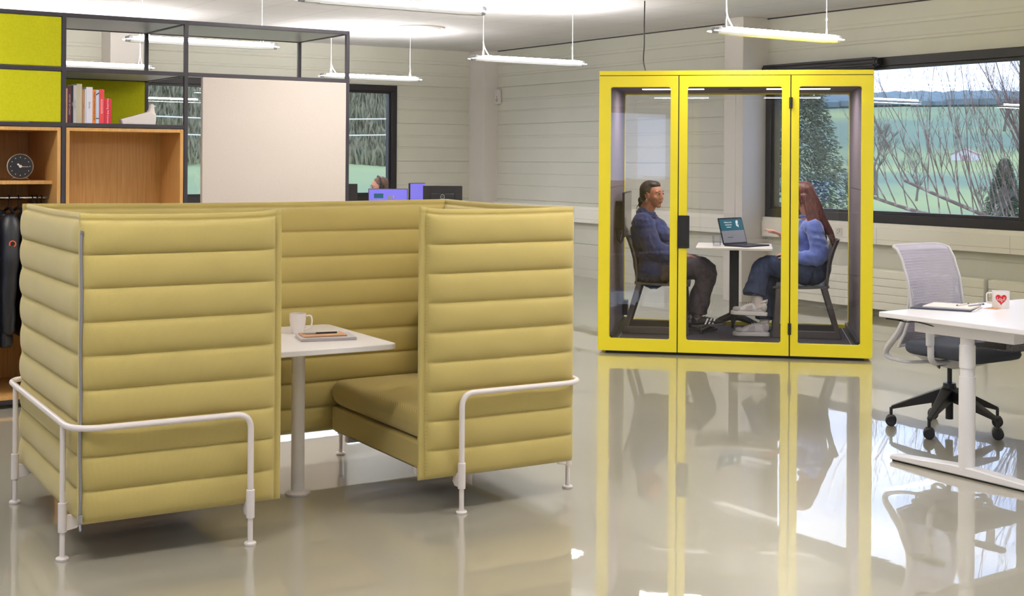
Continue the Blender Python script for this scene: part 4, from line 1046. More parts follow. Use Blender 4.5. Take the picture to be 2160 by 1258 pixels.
# booth chairs (sled base)
def sled_chair(label, mirror):
    S = -1 if mirror else 1
    t = thing('sled_chair', label, 'chair', BW(.10 if not mirror else 1.85, .80, FZ), BA, 'sled chairs in the booth')
    def P(x): return S*x
    z_ = -FZ
    for s in (-1, 1):
        y = s*.222; w = .018
        side = [(0.0, 0.0), (.545, 0.0), (.515, .395), (.47, .395), (.488, .058), (.052, .058), (.158, .40), (.118, .42)]
        m = MB().prism([(P(px_), pz_) for px_, pz_ in side], y-w, y+w, 'xz'); part('side_frame', m, 'chair_plastic', t, bevel=.006, smooth=True)
    # curved seat + backrest
    def seat_f(u, v):
        x = .10+.44*v; y = (u-.5)*.46
        return (P(x), y, .405+.02*abs(2*u-1)**2-.012*sin(pi*v)-.018*max(0, v-.8)**2*20)
    m = MB(); m.grid(seat_f, 14, 14); m.v2 = list(m.v); k = len(m.v); m.v += [(x, y, z-.016) for x, y, z in m.v2]; f0 = list(m.f); m.f += [tuple(i+k for i in reversed(q)) for q in f0]
    ed = [i for i in range(14)]+[13+14*j for j in range(1, 14)]+[14*13+i for i in range(12, -1, -1)]+[14*j for j in range(12, 0, -1)]
    for i in range(len(ed)): a, c = ed[i], ed[(i+1) % len(ed)]; m.f.append((a, a+k, c+k, c))
    part('seat', m, 'chair_plastic', t, ang=50)
    def back_f(u, v):
        h = v; z = .40+.385*v
        prof = [(.0, .118), (.25, .125), (.5, .118), (.75, .092), (1.0, .055)]
        for (a, xa), (c, xc) in zip(prof, prof[1:]):
            if a <= h <= c: x = xa+(xc-xa)*(h-a)/(c-a); break
        x -= .035*(1-(2*u-1)**2)*min(1, v*3)
        return (P(x), (u-.5)*(.45-.05*v*v), z)
    m = MB(); NU, NV = 14, 16; m.grid(back_f, NU, NV); v2 = list(m.v); k = len(m.v); m.v += [(x-P(.014), y, z) for x, y, z in v2]; f0 = list(m.f); m.f += [tuple(i+k for i in reversed(q)) for q in f0]
    ed = [i for i in range(NU)]+[NU-1+NU*j for j in range(1, NV)]+[NU*(NV-1)+i for i in range(NU-2, -1, -1)]+[NU*j for j in range(NV-2, 0, -1)]
    for i in range(len(ed)): a, c = ed[i], ed[(i+1) % len(ed)]; m.f.append((a, a+k, c+k, c))
    part('backrest', m, 'chair_plastic', t, ang=50)
    return t
sled_chair('dark taupe sled-base chair under the woman in the denim shirt', False)
sled_chair('dark taupe sled-base chair under the long-haired woman in the blue sweater', True)

# ================================================================= people
def xform(mb, M): mb.v = [tuple(M @ V(p)) for p in mb.v]; return mb
def head_shapes(m, M, k=1.0, female=True):
    """head in a local frame: +x face direction, z up, origin at head centre; total height about .235"""
    h = MB()
    h.ell((-.018, 0, .030), (.093, .073, .083), n=24, m=16)      # cranium
    h.ell((.022, 0, -.002), (.070, .062, .092), n=24, m=16)      # face mass
    h.ell((.030, 0, -.052), (.056, .050, .048))                  # jaw
    h.ell((.064, 0, -.088), (.022, .022, .018))                  # chin
    for s in (-1, 1):
        h.ell((.054, s*.034, -.024), (.030, .028, .030))         # cheek
        h.ell((.070, s*.024, .030), (.014, .024, .009))          # brow ridge
        h.ell((.087, s*.010, -.024), (.010, .009, .007))         # nostril wing
        h.ell((.072, s*.028, .013), (.012, .014, .009))          # eyelid mound
        h.tube([V((-.008+.016*cos(a), s*(.073+.006*sin(a)), -.004+.028*sin(a))) for a in [2*pi*i/12 for i in range(12)]], .0052, 8, closed=True)  # ear
        h.ell((-.006, s*.070, -.006), (.013, .006, .022))
        h.ell((-.002, s*.071, -.032), (.007, .006, .008))        # ear lobe
    h.tube([(.082, 0, .026), (.089, 0, .006), (.098, 0, -.014)], [.007, .0085, .0105], 12, rnd=True)   # nose
    h.ell((.097, 0, -.021), (.011, .011, .0085))
    h.ell((.083, 0, -.049), (.012, .021, .011))                  # mouth mound
    m_ = MB(); m_.v, m_.f = h.v, h.f
    xform(m_, M); m.add(m_.v, m_.f)
def face_parts(body, M, skinbrow='brow', lips='lips'):
    for s in (-1, 1):
        e = xform(MB().ell((.0752, s*.0285, .0112), (.0115, .0135, .0066), n=16, m=10), M); eye = part('eye', e, 'eye_white', body)
        part('iris', xform(MB().ell((.0850, s*.0285, .0120), (.0042, .0062, .0064), n=12, m=8), M), 'iris', eye)
        part('eyelid', xform(MB().tube([V((.0845, s*.014, .0105)), V((.0885, s*.022, .0172)), V((.0875, s*.032, .0180)), V((.0805, s*.0415, .0115))], .0022, 8, rnd=True), M), 'brow', body)
        part('eyebrow', xform(MB().tube([V((.0905, s*.012, .0315)), V((.0905, s*.026, .0375)), V((.0805, s*.043, .0325))], [.0020, .0026, .0012], 8, flat=.6, rnd=True), M), skinbrow, body)
    part('lips', xform(MB().tube([V((.0850, -.0185, -.050)), V((.0925, -.008, -.0460)), V((.0925, .008, -.0460)), V((.0850, .0185, -.050))], [.002, .0042, .0042, .002], 8, rnd=True)
         .tube([V((.0850, -.018, -.0515)), V((.0925, -.007, -.0540)), V((.0925, .007, -.0540)), V((.0850, .018, -.0515))], [.002, .0048, .0048, .002], 8, rnd=True), M), lips, body)
def hand(m, wrist, dirv, palm_n, thumb_side, curl=.5, size=1.0, spread=.12):
    """palm and five bent fingers; dirv = pointing direction, palm_n = palm normal (the side fingers curl to)"""
    d = V(dirv).normalized(); n = V(palm_n); n = (n-d*n.dot(d)).normalized(); s = d.cross(n)*thumb_side
    w = V(wrist); L_ = .075*size
    m.tube([w, w+d*.02, w+d*L_*.6, w+d*L_], [.021, .026, .033, .034], 12, flat=.55, rnd=True) if False else None
    # palm as a flattened block
    for q in (-.026, -.009, .009, .026): m.tube([w+s*q*.5, w+d*L_*.5+s*q*.9, w+d*L_+s*q], [.015*size, .0145*size, .011*size], 10, rnd=True)
    for i, (q, ln) in enumerate(((.030, .066), (.0105, .074), (-.010, .069), (-.029, .054))):
        p = w+d*L_*.95+s*q; cur = d.copy(); pts = [p]; fan = s*(q*spread*4)
        for j, fr in enumerate((.45, .31, .24)):
            ang = curl*(.55+.45*j)+.08*i*curl; cur = (cur*cos(ang)+n*sin(ang)+fan*.3).normalized()
            nn = n-cur*n.dot(cur); pts.append(pts[-1]+cur*(ln*size*fr))
        m.tube(pts, [.0088*size, .0082*size, .0076*size, .0066*size], 10, rnd=True)
    tb_ = w+d*.018+s*.022; td = (d*.62+s*.72+n*.28).normalized()
    td2 = (d*.95+s*.22+n*.35).normalized()
    m.tube([tb_-s*.012, tb_+td*.03, tb_+td*.03+td2*.030, tb_+td*.03+td2*.052], [.014*size, .0115*size, .0096*size, .0078*size], 10, rnd=True)
def limb(m, pts, rs, n=14, rnd=True): m.tube(spline(pts, 5), _interp(rs, 5), n, rnd=rnd)
def _interp(rs, k):
    o = []
    for i in range(len(rs)-1):
        for j in range(k): o.append(rs[i]+(rs[i+1]-rs[i])*j/k)
    o.append(rs[-1]); return o
def shoe(person, heel, toe, pitch_up, upm, solem, style, roll=0, name='shoe', label=None):
    """heel = sole point under the heel (person frame), toe = sole point under the toe"""
    h, t_ = V(heel), V(toe); d = (t_-h); Lh = d.length; x = d.normalized(); y = V((0, 0, 1)).cross(x).normalized(); z = x.cross(y)
    M = Matrix((( x.x, y.x, z.x, h.x), (x.y, y.y, z.y, h.y), (x.z, y.z, z.z, h.z), (0, 0, 0, 1)))
    S = Lh/.27; m = MB(); n = 20; v = []; ZS_ = 1.28 if style == 'runner' else 1.0
    M = M @ Matrix.Diagonal((1, 1, ZS_, 1))
    # sections along the length: x, half width, height of top, centre y
    sec = [(-.012, .012, .030, .062), (.0, .026, .006, .088), (.03, .033, .0, .092), (.07, .034, .0, .086), (.11, .035, .0, .082), (.15, .040, .0, .070), (.19, .044, .0, .056), (.225, .042, .0, .045), (.255, .030, .004, .034), (.275, .010, .012, .024)]
    for X, hw, zb_, zt in sec:
        zb_ += .016
        for j in range(n):
            a = 2*pi*j/n; c, s = cos(a), sin(a)
            yy = hw*(abs(c)**.7)*(1 if c > 0 else -1); zz_ = (zb_+zt)/2+(zt-zb_)/2*(abs(s)**.8)*(1 if s > 0 else -1)
            if s > 0: yy *= 1-.38*s
            v.append((X*S, yy*S**.5, zz_))
    f = []
    for k in range(len(sec)-1):
        for j in range(n): f.append((k*n+j, k*n+(j+1) % n, (k+1)*n+(j+1) % n, (k+1)*n+j))
    f += [tuple(range(n-1, -1, -1)), tuple((len(sec)-1)*n+j for j in range(n))]
    m.add(v, f); xform(m, M); o = part(name, m, upm, person, label=label, sub=1)
    # sole
    out = [(-.018, 0), (-.012, .022), (.02, .035), (.07, .034), (.12, .034), (.17, .042), (.21, .046), (.25, .036), (.275, .018), (.282, 0)]
    poly = [(a*S, b_*S**.5) for a, b_ in out]+[(a*S, -b_*S**.5) for a, b_ in reversed(out[1:-1])]
    th = .024 if style == 'runner' else .020
    part('sole', xform(MB().prism(poly, 0.0, th), M), solem, o, bevel=.005)
    if style == 'runner': part('outsole', xform(MB().prism([(a*.96+.004, b_*.96) for a, b_ in poly], -.0005, .005), M), 'sole_grey', o)
    if style == 'stripes':
        for q in (0, 1, 2):
            for sd in (-1, 1):
                x0 = .095+q*.030
                part('stripe', xform(MB().add([(x0, sd*.0375, .022), (x0+.014, sd*.0385, .022), (x0+.040, sd*.0285, .066), (x0+.026, sd*.0285, .068), (x0, sd*.041, .022), (x0+.014, sd*.042, .022), (x0+.040, sd*.0325, .066), (x0+.026, sd*.0325, .068)], [(0, 1, 2, 3), (4, 5, 6, 7), (0, 1, 5, 4), (1, 2, 6, 5), (2, 3, 7, 6), (3, 0, 4, 7)]), M), 'shoe_white', o, label='white stripe')
    else:
        for sd in (-1, 1):
            part('side_panel', xform(MB().add([(.10, sd*.038, .034), (.165, sd*.043, .034), (.150, sd*.034, .058), (.105, sd*.031, .068), (.10, sd*.0415, .034), (.165, sd*.0465, .034), (.150, sd*.0375, .058), (.105, sd*.0345, .068)], [(0, 1, 2, 3), (4, 5, 6, 7), (0, 1, 5, 4), (1, 2, 6, 5), (2, 3, 7, 6), (3, 0, 4, 7)]), M), 'shoe_grey', o)
            lettering('side_letter', 'N', .034, 'paper', o, M @ Matrix.Translation((.128, sd*.0425, .052)) @ (Matrix.Rotation(R(90), 4, 'X') if sd < 0 else Matrix.Rotation(R(180), 4, 'Z') @ Matrix.Rotation(R(90), 4, 'X')), .001)
            part('heel_panel', xform(MB().ell((.018, sd*.026, .052), (.026, .009, .020)), M), 'shoe_grey', o)
            part('toe_overlay', xform(MB().ell((.225, sd*.028, .036), (.034, .016, .014)), M), 'shoe_grey', o)
    for q in range(5):
        X = .105+q*.018; zt = .085-q*.0065
        part('lace', xform(MB().tube([V((X, -.018, zt-.008)), V((X+.004, 0, zt+.001)), V((X, .018, zt-.008))], .003, 6), M), 'shoe_white' if style == 'runner' else 'black_plastic', o)
    part('collar', xform(MB().tube([V((.034+.034*cos(a), .024*sin(a), .088+.006*cos(a+pi))) for a in [2*pi*i/16 for i in range(16)]], .0075, 8, closed=True), M), upm, o)
    part('heel_tab', xform(MB().tube([V((-.006, 0, .080)), V((-.010, 0, .100))], .006, 8, rnd=True), M), 'shoe_grey' if style == 'runner' else 'shoe_white', o)
    return o
def folds(a, seed, dirs=((14, 5, 9), (4, 4, 20))):
    # directional creases: ridged noise stretched along the drape
    def f(p):
        q = 0
        for k, (sx, sy, sz) in enumerate(dirs):
            n_ = noise.noise(V((p.x*sx+seed*3+k*7, p.y*sy, p.z*sz+p.x*sx*.6)))
            q += (1-abs(n_)*2.6)*a*.45*(1 if k == 0 else .6)
        q += noise.noise(V((p.x*42+seed, p.y*30, p.z*34)))*a*.22
        return q-a*.35
    return f
def cloth_noise(a, s1, s2=0, f2=0):
    def f(p):
        q = noise.noise(V((p.x*s1, p.y*s1, p.z*s1*.6)))*a
        if s2: q += noise.noise(V((p.x*f2+p.z*f2*.8, p.y*f2*.6, p.z*f2*.5-p.x*f2*.5)))*s2
        return q
    return f

# ---- person on the left: dark hair tied back, denim shirt (booth-local coordinates)
pa = thing('person', 'person with dark tied-back hair in a blue denim shirt and dark trousers, seated left', 'person', (BO[0], BO[1], 0), BA)
HM = Matrix.Translation((.328, .79, 1.212)) @ Matrix.Rotation(R(-32), 4, 'Z') @ Matrix.Rotation(R(2), 4, 'Y')
m = MB(); head_shapes(m, HM)
limb(m, [(.27, .80, 1.02), (.285, .80, 1.09), (.315, .795, 1.16)], [.075, .060, .056])
limb(m, [(.35, .80, .60), (.34, .80, .76), (.31, .80, .93), (.27, .80, 1.03)], [.105, .11, .12, .07], 18)
for s in (-1, 1): m.ell((.275, .8+s*.10, .99), (.07, .11, .06))
NA = [(.262, .625, .985), (.350, .600, .785), (.48, .65, .728), (.585, .705, .700)]; FA = [(.262, .975, .985), (.36, 1.0, .79), (.49, .93, .73), (.575, .87, .710)]
for P_ in (NA, FA): limb(m, P_, [.050, .042, .033, .024])
hand(m, NA[-1], (.85, .42, -.12), (.15, 0, -1), -1, .28); hand(m, FA[-1], (.85, -.45, -.12), (.1, 0, -1), 1, .28)
LEGA = [[(.38, .71, .60), (.56, .69, .625), (.755, .69, .585), (.745, .70, .42), (.705, .72, .21)], [(.38, .89, .60), (.58, .92, .62), (.775, .93, .58), (.725, .92, .40), (.655, .915, .18)]]
for P_ in LEGA: limb(m, P_, [.085, .075, .055, .05, .034])
m.ell((.35, .8, .59), (.11, .15, .08))
pb = blob('body', m, .0058, 'skin_warm', pa, smooth=5)
face_parts(pb, HM)
# hair: cap + low bun
m = MB(); m.ell((-.030, 0, .038), (.092, .079, .084), n=24, m=18)
m.ell((-.052, 0, .005), (.066, .074, .080)); 
m2 = MB(); m2.v, m2.f = m.v, m.f
xform(m2, HM)
m2.add(*(lambda q: (q.v, q.f))(xform(MB().ell((-.112, 0, -.050), (.030, .034, .034)).ell((-.125, .0, -.085), (.016, .016, .030)).ell((.008, 0, .083), (.056, .062, .036)).ell((-.02, .045, .03), (.05, .038, .045)).ell((-.02, -.045, .03), (.05, .038, .045)), HM)))
hr = blob('hair', m2, .0042, 'hair_dark', pa, smooth=4)
for k in range(6): part('loose_strand', xform(MB().tube(spline([(-.13, -.01+.006*k, -.08), (-.15-.004*k, -.012+.006*k, -.11), (-.158-.005*k, -.01+.007*k, -.15)], 4), .0016, 5), HM), 'hair_dark', hr)
part('earring', xform(MB().tube([V((-.003+.003*cos(a), -.079+.006*cos(a), -.046+.011*sin(a))) for a in [2*pi*i/14 for i in range(14)]], .003, 8, closed=True), HM), 'chrome', pb, label='silver hoop earring')
# trousers
m = MB()
for P_ in LEGA: limb(m, [(.40, P_[0][1], .59), P_[1], P_[2], P_[3], (P_[4][0]+.003, P_[4][1], P_[4][2]+.045)], [.100, .102, .086, .078, .078], 18, False)
m.ell((.37, .8, .575), (.125, .165, .080))
# flat hems
blob('trousers', m, .0068, 'charcoal_denim', pa, smooth=4, disp=folds(.010, 2.0, ((20, 6, 5), (5, 5, 16))))
for i, P_ in enumerate(LEGA):
    part('sock', MB().tube([V(P_[4])+V((.0, 0, .13)), V(P_[4])+V((0, 0, .0)), V(P_[4])+V((-.0, 0, -.03))], [.042, .038, .042], 16), 'sock_grey', pa)
    lx, ly, lz = P_[4]; r = .072
    part('hem', MB().tube([V((lx+.003+r*cos(a), ly+r*.9*sin(a), lz+.045)) for a in [2*pi*q/20 for q in range(20)]], .007, 8, closed=True), 'charcoal_denim', pa)
shoe(pa, (.672, .71, .130), (.930, .71, .158), 0, 'shoe_black', 'sole_grey', 'stripes', label='black shoe with three white stripes')
shoe(pa, (.605, .915, .087), (.855, .900, .087), 0, 'shoe_black', 'sole_grey', 'stripes', label='black shoe with three white stripes')
# denim shirt
m = MB()
limb(m, [(.345, .80, .58), (.345, .80, .70), (.320, .80, .86), (.278, .80, .98), (.268, .80, 1.045)], [.150, .155, .168, .130, .078], 24)
for s in (-1, 1):
    m.ell((.262, .8+s*.115, .980), (.100, .115, .078)); m.ell((.40, .8+s*.07, .875), (.085, .085, .085)); m.ell((.255, .8+s*.12, .90), (.105, .105, .12))
    m.ell((.325, .8+s*.105, .600), (.125, .135, .105)); m.ell((.275, .8+s*.10, .550), (.070, .125, .062))
m.ell((.34, .8, .62), (.145, .215, .085)); m.ell((.47, .8, .655), (.205, .205, .060)); m.ell((.345, .8, .70), (.155, .205, .12))
for P_ in (NA, FA): limb(m, P_[:3]+[tuple(V(P_[2]).lerp(V(P_[3]), .75))], [.088, .082, .070, .050], 18)
sh = blob('shirt', m, .0062, 'denim_shirt', pa, smooth=4, disp=folds(.013, 1.0), label='blue denim shirt')
# collar, placket, buttons, pocket
def collar(s):
    q = MB(); v = [(.235, s*.045, 1.075), (.30, s*.072, 1.085), (.365, s*.045, 1.045), (.385, s*.055, .995), (.30, s*.098, 1.035), (.225, s*.075, 1.045)]
    v2 = [(x+.006, y*1.10, z+.006) for x, y, z in v]
    vv_ = [(x, .8+y, z) for x, y, z in v+v2]; q.add(vv_, [(0, 1, 4, 5), (1, 2, 3, 4), (6, 7, 10, 11), (7, 8, 9, 10), (0, 1, 7, 6), (1, 2, 8, 7), (2, 3, 9, 8), (3, 4, 10, 9), (4, 5, 11, 10), (5, 0, 6, 11)]); return q
for s in (-1, 1): part('collar', collar(s), 'denim_shirt', sh, sub=1)
part('collar_band', MB().tube([V((.283+.062*cos(a), .8+.062*sin(a), 1.072+.012*cos(a+pi))) for a in [2*pi*i/24 for i in range(24)]], .011, 8, closed=True), 'denim_shirt', sh)
from mathutils.bvhtree import BVHTree
BI = (Matrix.Translation((BO[0], BO[1], 0)) @ Matrix.Rotation(BA, 4, 'Z')).inverted()
def onto(ob, u, v, off=.002):
    # point of a surface seen in this direction, in booth coordinates
    tree = BVHTree.FromPolygons([q.co for q in ob.data.vertices], [list(p.vertices) for p in ob.data.polygons])
    a, b_ = u-1080, v-Y0; x = (a*cos(ROLL)+b_*sin(ROLL))/F_PX; z = -(-a*sin(ROLL)+b_*cos(ROLL))/F_PX
    d = V((x*cos(YAW)+sin(YAW), -x*sin(YAW)+cos(YAW), z)); o = BI @ V((0, 0, EYE)); dl = (BI.to_3x3() @ d).normalized()
    h = tree.ray_cast(o, dl)
    return (h[0]+h[1]*off) if h[0] is not None else None
for u, v in ((1393, 459.5), (1407, 477), (1411.5, 480.5)):
    p = onto(sh, u, v, .003)
    if p: part('button', MB().ell(p, (.006, .006, .006), n=10, m=6), 'eye_white', sh, label='pearl snap button')
pk = [onto(sh, u, v, .003) for u, v in ((1386, 478.5), (1390, 486), (1396, 487.5), (1404, 488), (1408, 483), (1413, 480), (1411, 475.5), (1404, 473.5), (1396, 475))]
if all(pk):
    cpt = sum(pk, V((0, 0, 0)))/len(pk); m = MB(); k = len(pk); m.v = [tuple(p) for p in pk]+[tuple(p+V((.002, -.004, .001))) for p in pk]+[tuple(cpt+V((.002, -.006, .001)))]
    m.f = [(i, (i+1) % k, (i+1) % k+k, i+k) for i in range(k)]+[(i+k, (i+1) % k+k, 2*k) for i in range(k)]
    pf_ = part('pocket_flap', m, 'denim_shirt', sh)
    part('stitching', MB().tube([p+V((.001, -.005, .001)) for p in pk], .0012, 5, closed=True), 'stitch_blue', pf_, label='pale stitching')
for nm, pl_ in (('yoke_seam', ((1345, 449), (1352, 455), (1360, 458), (1366, 466))), ('sleeve_seam', ((1340, 462), (1348, 458), (1356, 466), (1362, 482), (1366, 500))), ('collar_stitching', ((1352, 441), (1362, 449), (1372, 455), (1378, 457), (1383, 449)))):
    q = [onto(sh, u, v, .002) for u, v in pl_]; q = [p for p in q if p]
    if len(q) > 2: part(nm, MB().tube(spline(q, 4), .0014, 5), 'stitch_blue', sh)

# ---- person on the right: long auburn hair, blue sweater, legs crossed
pr = thing('person', 'person with long auburn hair in a periwinkle blue sweater, seated right, gesturing', 'person', (BO[0], BO[1], 0), BA)
HM2 = Matrix.Translation((1.528, .79, 1.214)) @ Matrix.Rotation(R(184), 4, 'Z') @ Matrix.Rotation(R(3), 4, 'Y')
m = MB(); head_shapes(m, HM2)
limb(m, [(1.60, .80, 1.02), (1.585, .80, 1.09), (1.55, .795, 1.16)], [.065, .052, .050])
limb(m, [(1.61, .80, .61), (1.62, .80, .76), (1.625, .80, .93), (1.60, .80, 1.03)], [.095, .09, .11, .06], 18)
for s in (-1, 1): m.ell((1.615, .8+s*.09, 1.0), (.06, .10, .05))
NB = [(1.635, .645, .970), (1.672, .605, .755), (1.56, .61, .725), (1.445, .635, .748)]; FB = [(1.61, .965, .99), (1.53, 1.0, .80), (1.45, .95, .84), (1.375, .90, .895)]
for P_ in (NB, FB): limb(m, P_, [.045, .038, .030, .022])
hand(m, NB[-1], (-.95, .10, .02), (-.2, .1, -1), 1, .40, .95); hand(m, FB[-1], (-.88, -.25, .42), (-.35, .0, -.9), -1, .22, .95)
LT2 = [(1.60, .70, .60), (1.42, .67, .640), (1.240, .62, .652), (1.186, .565, .53), (1.185, .525, .335)]     # near leg crossed on top
LB2 = [(1.60, .90, .60), (1.43, .86, .60), (1.290, .78, .560), (1.255, .70, .38), (1.240, .63, .185)]      # far leg on the floor
for P_ in (LT2, LB2): limb(m, P_, [.060, .068, .052, .047, .032])
m.ell((1.61, .8, .59), (.10, .14, .07))
pb2 = blob('body', m, .0058, 'skin_light', pr, smooth=5)
face_parts(pb2, HM2)
part('earring', xform(MB().tube([V((-.003+.003*cos(a), .079+.003*cos(a), -.048+.013*sin(a))) for a in [2*pi*i/14 for i in range(14)]], .0022, 8, closed=True), HM2), 'chrome', pb2, label='thin hoop earring')
# jeans: two tone blue, flared hem
m = MB()
limb(m, LT2[:4]+[(1.160, .535, .425)], [.112, .098, .076, .080, .096], 18, False)
m.ell((1.60, .8, .585), (.145, .190, .098)); m.ell((1.63, .72, .605), (.115, .12, .105)); m.ell((1.63, .88, .605), (.115, .12, .105)); limb(m, [LB2[0], LB2[1], LB2[2], LB2[3], (1.243, .640, .225)], [.108, .094, .074, .070, .074], 18, False)
blob('jeans', m, .0068, 'navy_denim', pr, smooth=4, disp=folds(.010, 3.0, ((16, 8, 7), (6, 6, 16))), label='dark blue jeans')
for c_, r, nx in (((1.162, .534, .432), .083, .0), ((1.243, .640, .232), .060, 0)):
    part('hem', MB().tube([V((c_[0]+r*cos(a), c_[1]+r*.85*sin(a), c_[2]+nx*r*cos(a))) for a in [2*pi*q/22 for q in range(22)]], .0055, 8, closed=True), 'navy_denim', pr)
part('sock', MB().tube([(1.185, .527, .46), (1.190, .523, .36), (1.205, .52, .325)], [.043, .043, .048], 16), 'sock_white', pr)
part('sock', MB().tube([(1.242, .635, .24), (1.240, .628, .18), (1.240, .622, .15)], [.034, .034, .040], 16), 'sock_white', pr)
shoe(pr, (1.250, .515, .262), (.988, .515, .270), 0, 'shoe_white', 'shoe_white', 'runner', label='white running shoe')
shoe(pr, (1.272, .620, .0875), (1.005, .612, .0875), 0, 'shoe_white', 'shoe_white', 'runner', label='white running shoe')
# sweater
m = MB()
limb(m, [(1.615, .80, .65), (1.63, .80, .76), (1.615, .80, .88), (1.605, .80, .99), (1.60, .80, 1.045)], [.132, .125, .128, .105, .062], 24)
for s in (-1, 1): m.ell((1.615, .8+s*.100, .975), (.085, .10, .065)); m.ell((1.545, .8+s*.065, .90), (.065, .07, .07))
m.ell((1.60, .8, .655), (.145, .185, .065)); m.ell((1.655, .8, .64), (.085, .165, .055))
limb(m, NB[:3]+[tuple(V(NB[2]).lerp(V(NB[3]), .8))], [.068, .074, .060, .040], 18); limb(m, FB[:3]+[tuple(V(FB[2]).lerp(V(FB[3]), .6))], [.068, .068, .056, .038], 18)
sw = blob('sweater', m, .0065, 'blue_knit', pr, smooth=4, disp=folds(.012, 5.0), label='periwinkle blue knit sweater')
part('neckline', MB().tube([V((1.595+.066*cos(a), .8+.062*sin(a), 1.062+.010*cos(a))) for a in [2*pi*i/24 for i in range(24)]], .010, 8, closed=True), 'blue_knit', sw)
# long hair
m = MB()
m.add(*(lambda q: (q.v, q.f))(xform(MB().ell((-.024, 0, .038), (.097, .083, .086), n=24, m=18).ell((-.052, 0, -.01), (.068, .078, .090)), HM2)))
for k in range(13):
    q = (k-6)/6
    limb(m, [(1.585, .80+q*.060, 1.27), (1.650, .80+q*.095, 1.16), (1.705, .80+q*.115, 1.03), (1.765, .80+q*.115, .92), (1.800, .80+q*.100, .835-.03*abs(q))], [.044, .040, .034, .028, .010], 10)
for s in (-1, 1):
    for o_ in (0, .03, .06):
        limb(m, [(1.550+o_*.5, .79+s*.080, 1.22), (1.585+o_, .79+s*.110, 1.10), (1.610+o_, .79+s*.150, .99), (1.635+o_*.8, .79+s*.175, .905-.1*o_)], [.020, .026, .024, .008], 10)
    limb(m, [(1.495, .79+s*.062, 1.275), (1.515, .79+s*.080, 1.20), (1.535, .79+s*.088, 1.13)], [.018, .011, .006], 8)
hr2 = blob('hair', m, .0055, 'hair_auburn', pr, smooth=8, disp=cloth_noise(.003, 12, 0, 40), label='long auburn hair')

# ================================================================= work area behind the sofas
dk = thing('work_desk', 'white work desk standing behind the yellow sofa, under the monitors', 'desk', (6.75-.9*cos(R(-33))+.4*sin(R(-33)), 12.55-.9*sin(R(-33))-.4*cos(R(-33)), 0), R(-33))
part('desk_top', MB().prism(rrect(0, 1.8, 0, .8, .01), .715, .74), 'desk_white', dk, bevel=.003)
for x in (.06, 1.74):
    for y in (.06, .74): part('leg', MB().box(x-.025, x+.025, y-.025, y+.025, 0, .715), 'desk_white', dk, bevel=.003)
def monitor(name, label, loc, rz, w, h, ztop, front='screen_violet', logo=False):
    """local -y is the screen side"""
    t = thing(name, label, 'monitor', (loc[0], loc[1], .74), rz, 'monitors on the back desks'); zt = ztop-.74; z0 = zt-h
    part('panel', MB().box(-w/2, w/2, 0, .022, z0, zt), 'black_plastic', t, bevel=.003)
    part('rear_housing', MB().box(-w*.3, w*.3, .022, .045, z0+.08, zt-.08), 'black_plastic', t, bevel=.01)
    part('screen', MB().box(-w/2+.006, w/2-.006, -.001, 0, z0+.014, zt-.006), front, t)
    part('stand_neck', MB().box(-.03, .03, .045, .065, .01, z0+h*.5), 'silver', t, bevel=.003)
    part('stand_foot', MB().box(-.12, .12, -.06, .12, 0, .012), 'silver', t, bevel=.003)
    return t
mv = monitor('monitor', 'monitor showing a violet screen below the person with the headset', (6.68, 12.60), R(-28), .42, .27, 1.178)
for i, (x, z, w_, h_, mm_) in enumerate(((-.10, .36, .10, .05, 'screen_teal'), (.02, .34, .05, .04, 'screen_pale'), (.06, .35, .012, .03, 'kraft'))):
    part('window_tile', MB().box(x-w_/2, x+w_/2, -.0016, -.001, z-h_/2, z+h_/2), mm_, mv)
md = monitor('monitor', 'black monitor seen from behind with a round logo, right of the violet one', (7.17, 12.28), R(180-33), .42, .28, 1.213, 'screen_dark')
lg = part('logo_ring', MB().tube([(0+.022*cos(a), .048, .355+.022*sin(a)) for a in [2*pi*i/24 for i in range(24)]], .0024, 8, closed=True), 'silver', md, label='round silver logo')
lettering('logo_text', 'DELL', .014, 'silver', lg, Matrix.Translation((0, .0475, .355)) @ Matrix.Rotation(R(180), 4, 'Z') @ Matrix.Rotation(R(90), 4, 'X'))
monitor('monitor', 'slanted monitor with violet sheen just left of the logo monitor', (7.02, 12.56), R(28), .30, .29, 1.238)
monitor('monitor', 'black monitor beside the right end post of the shelf frame', (6.20, 12.88), R(150), .46, .29, 1.228, 'screen_dark')
# seated person with a headset
pf = thing('person', 'person with short brown hair wearing a headset, seen above the monitors', 'person', (6.95, 13.33, 0), 0)
HM3 = Matrix.Translation((0, 0, 1.175)) @ Matrix.Rotation(R(172), 4, 'Z') @ Matrix.Rotation(R(8), 4, 'Y')
m = MB(); head_shapes(m, HM3)
limb(m, [(.06, .06, .95), (.045, .05, 1.03), (.015, .01, 1.10)], [.08, .058, .055])
limb(m, [(.08, .08, .52), (.08, .08, .70), (.07, .07, .86), (.06, .06, .96)], [.14, .13, .13, .07], 18)
Q = Matrix.Rotation(R(215), 3, 'Z')
def q_(x, y, z): v = Q @ V((x, y, 0)); return (v.x+.07, v.y+.07, z)
for s in (-1, 1):
    m.ell(q_(0, s*.11, .93), (.08, .09, .06))
    limb(m, [q_(0, s*.185, .93), q_(.05, s*.21, .70), q_(.28, s*.14, .765)], [.05, .042, .028]); hand(m, q_(.28, s*.14, .765), Q @ V((1, 0, 0)), (0, 0, -1), s, .3)
    limb(m, [q_(.02, s*.10, .53), q_(.42, s*.11, .54), q_(.44, s*.11, .12)], [.09, .07, .04])
bf = blob('body', m, .007, 'skin_light', pf, smooth=4); face_parts(bf, HM3)
m = MB(); limb(m, [(.08, .08, .50), (.08, .08, .70), (.07, .07, .86), (.06, .06, .97)], [.155, .145, .145, .08], 18)
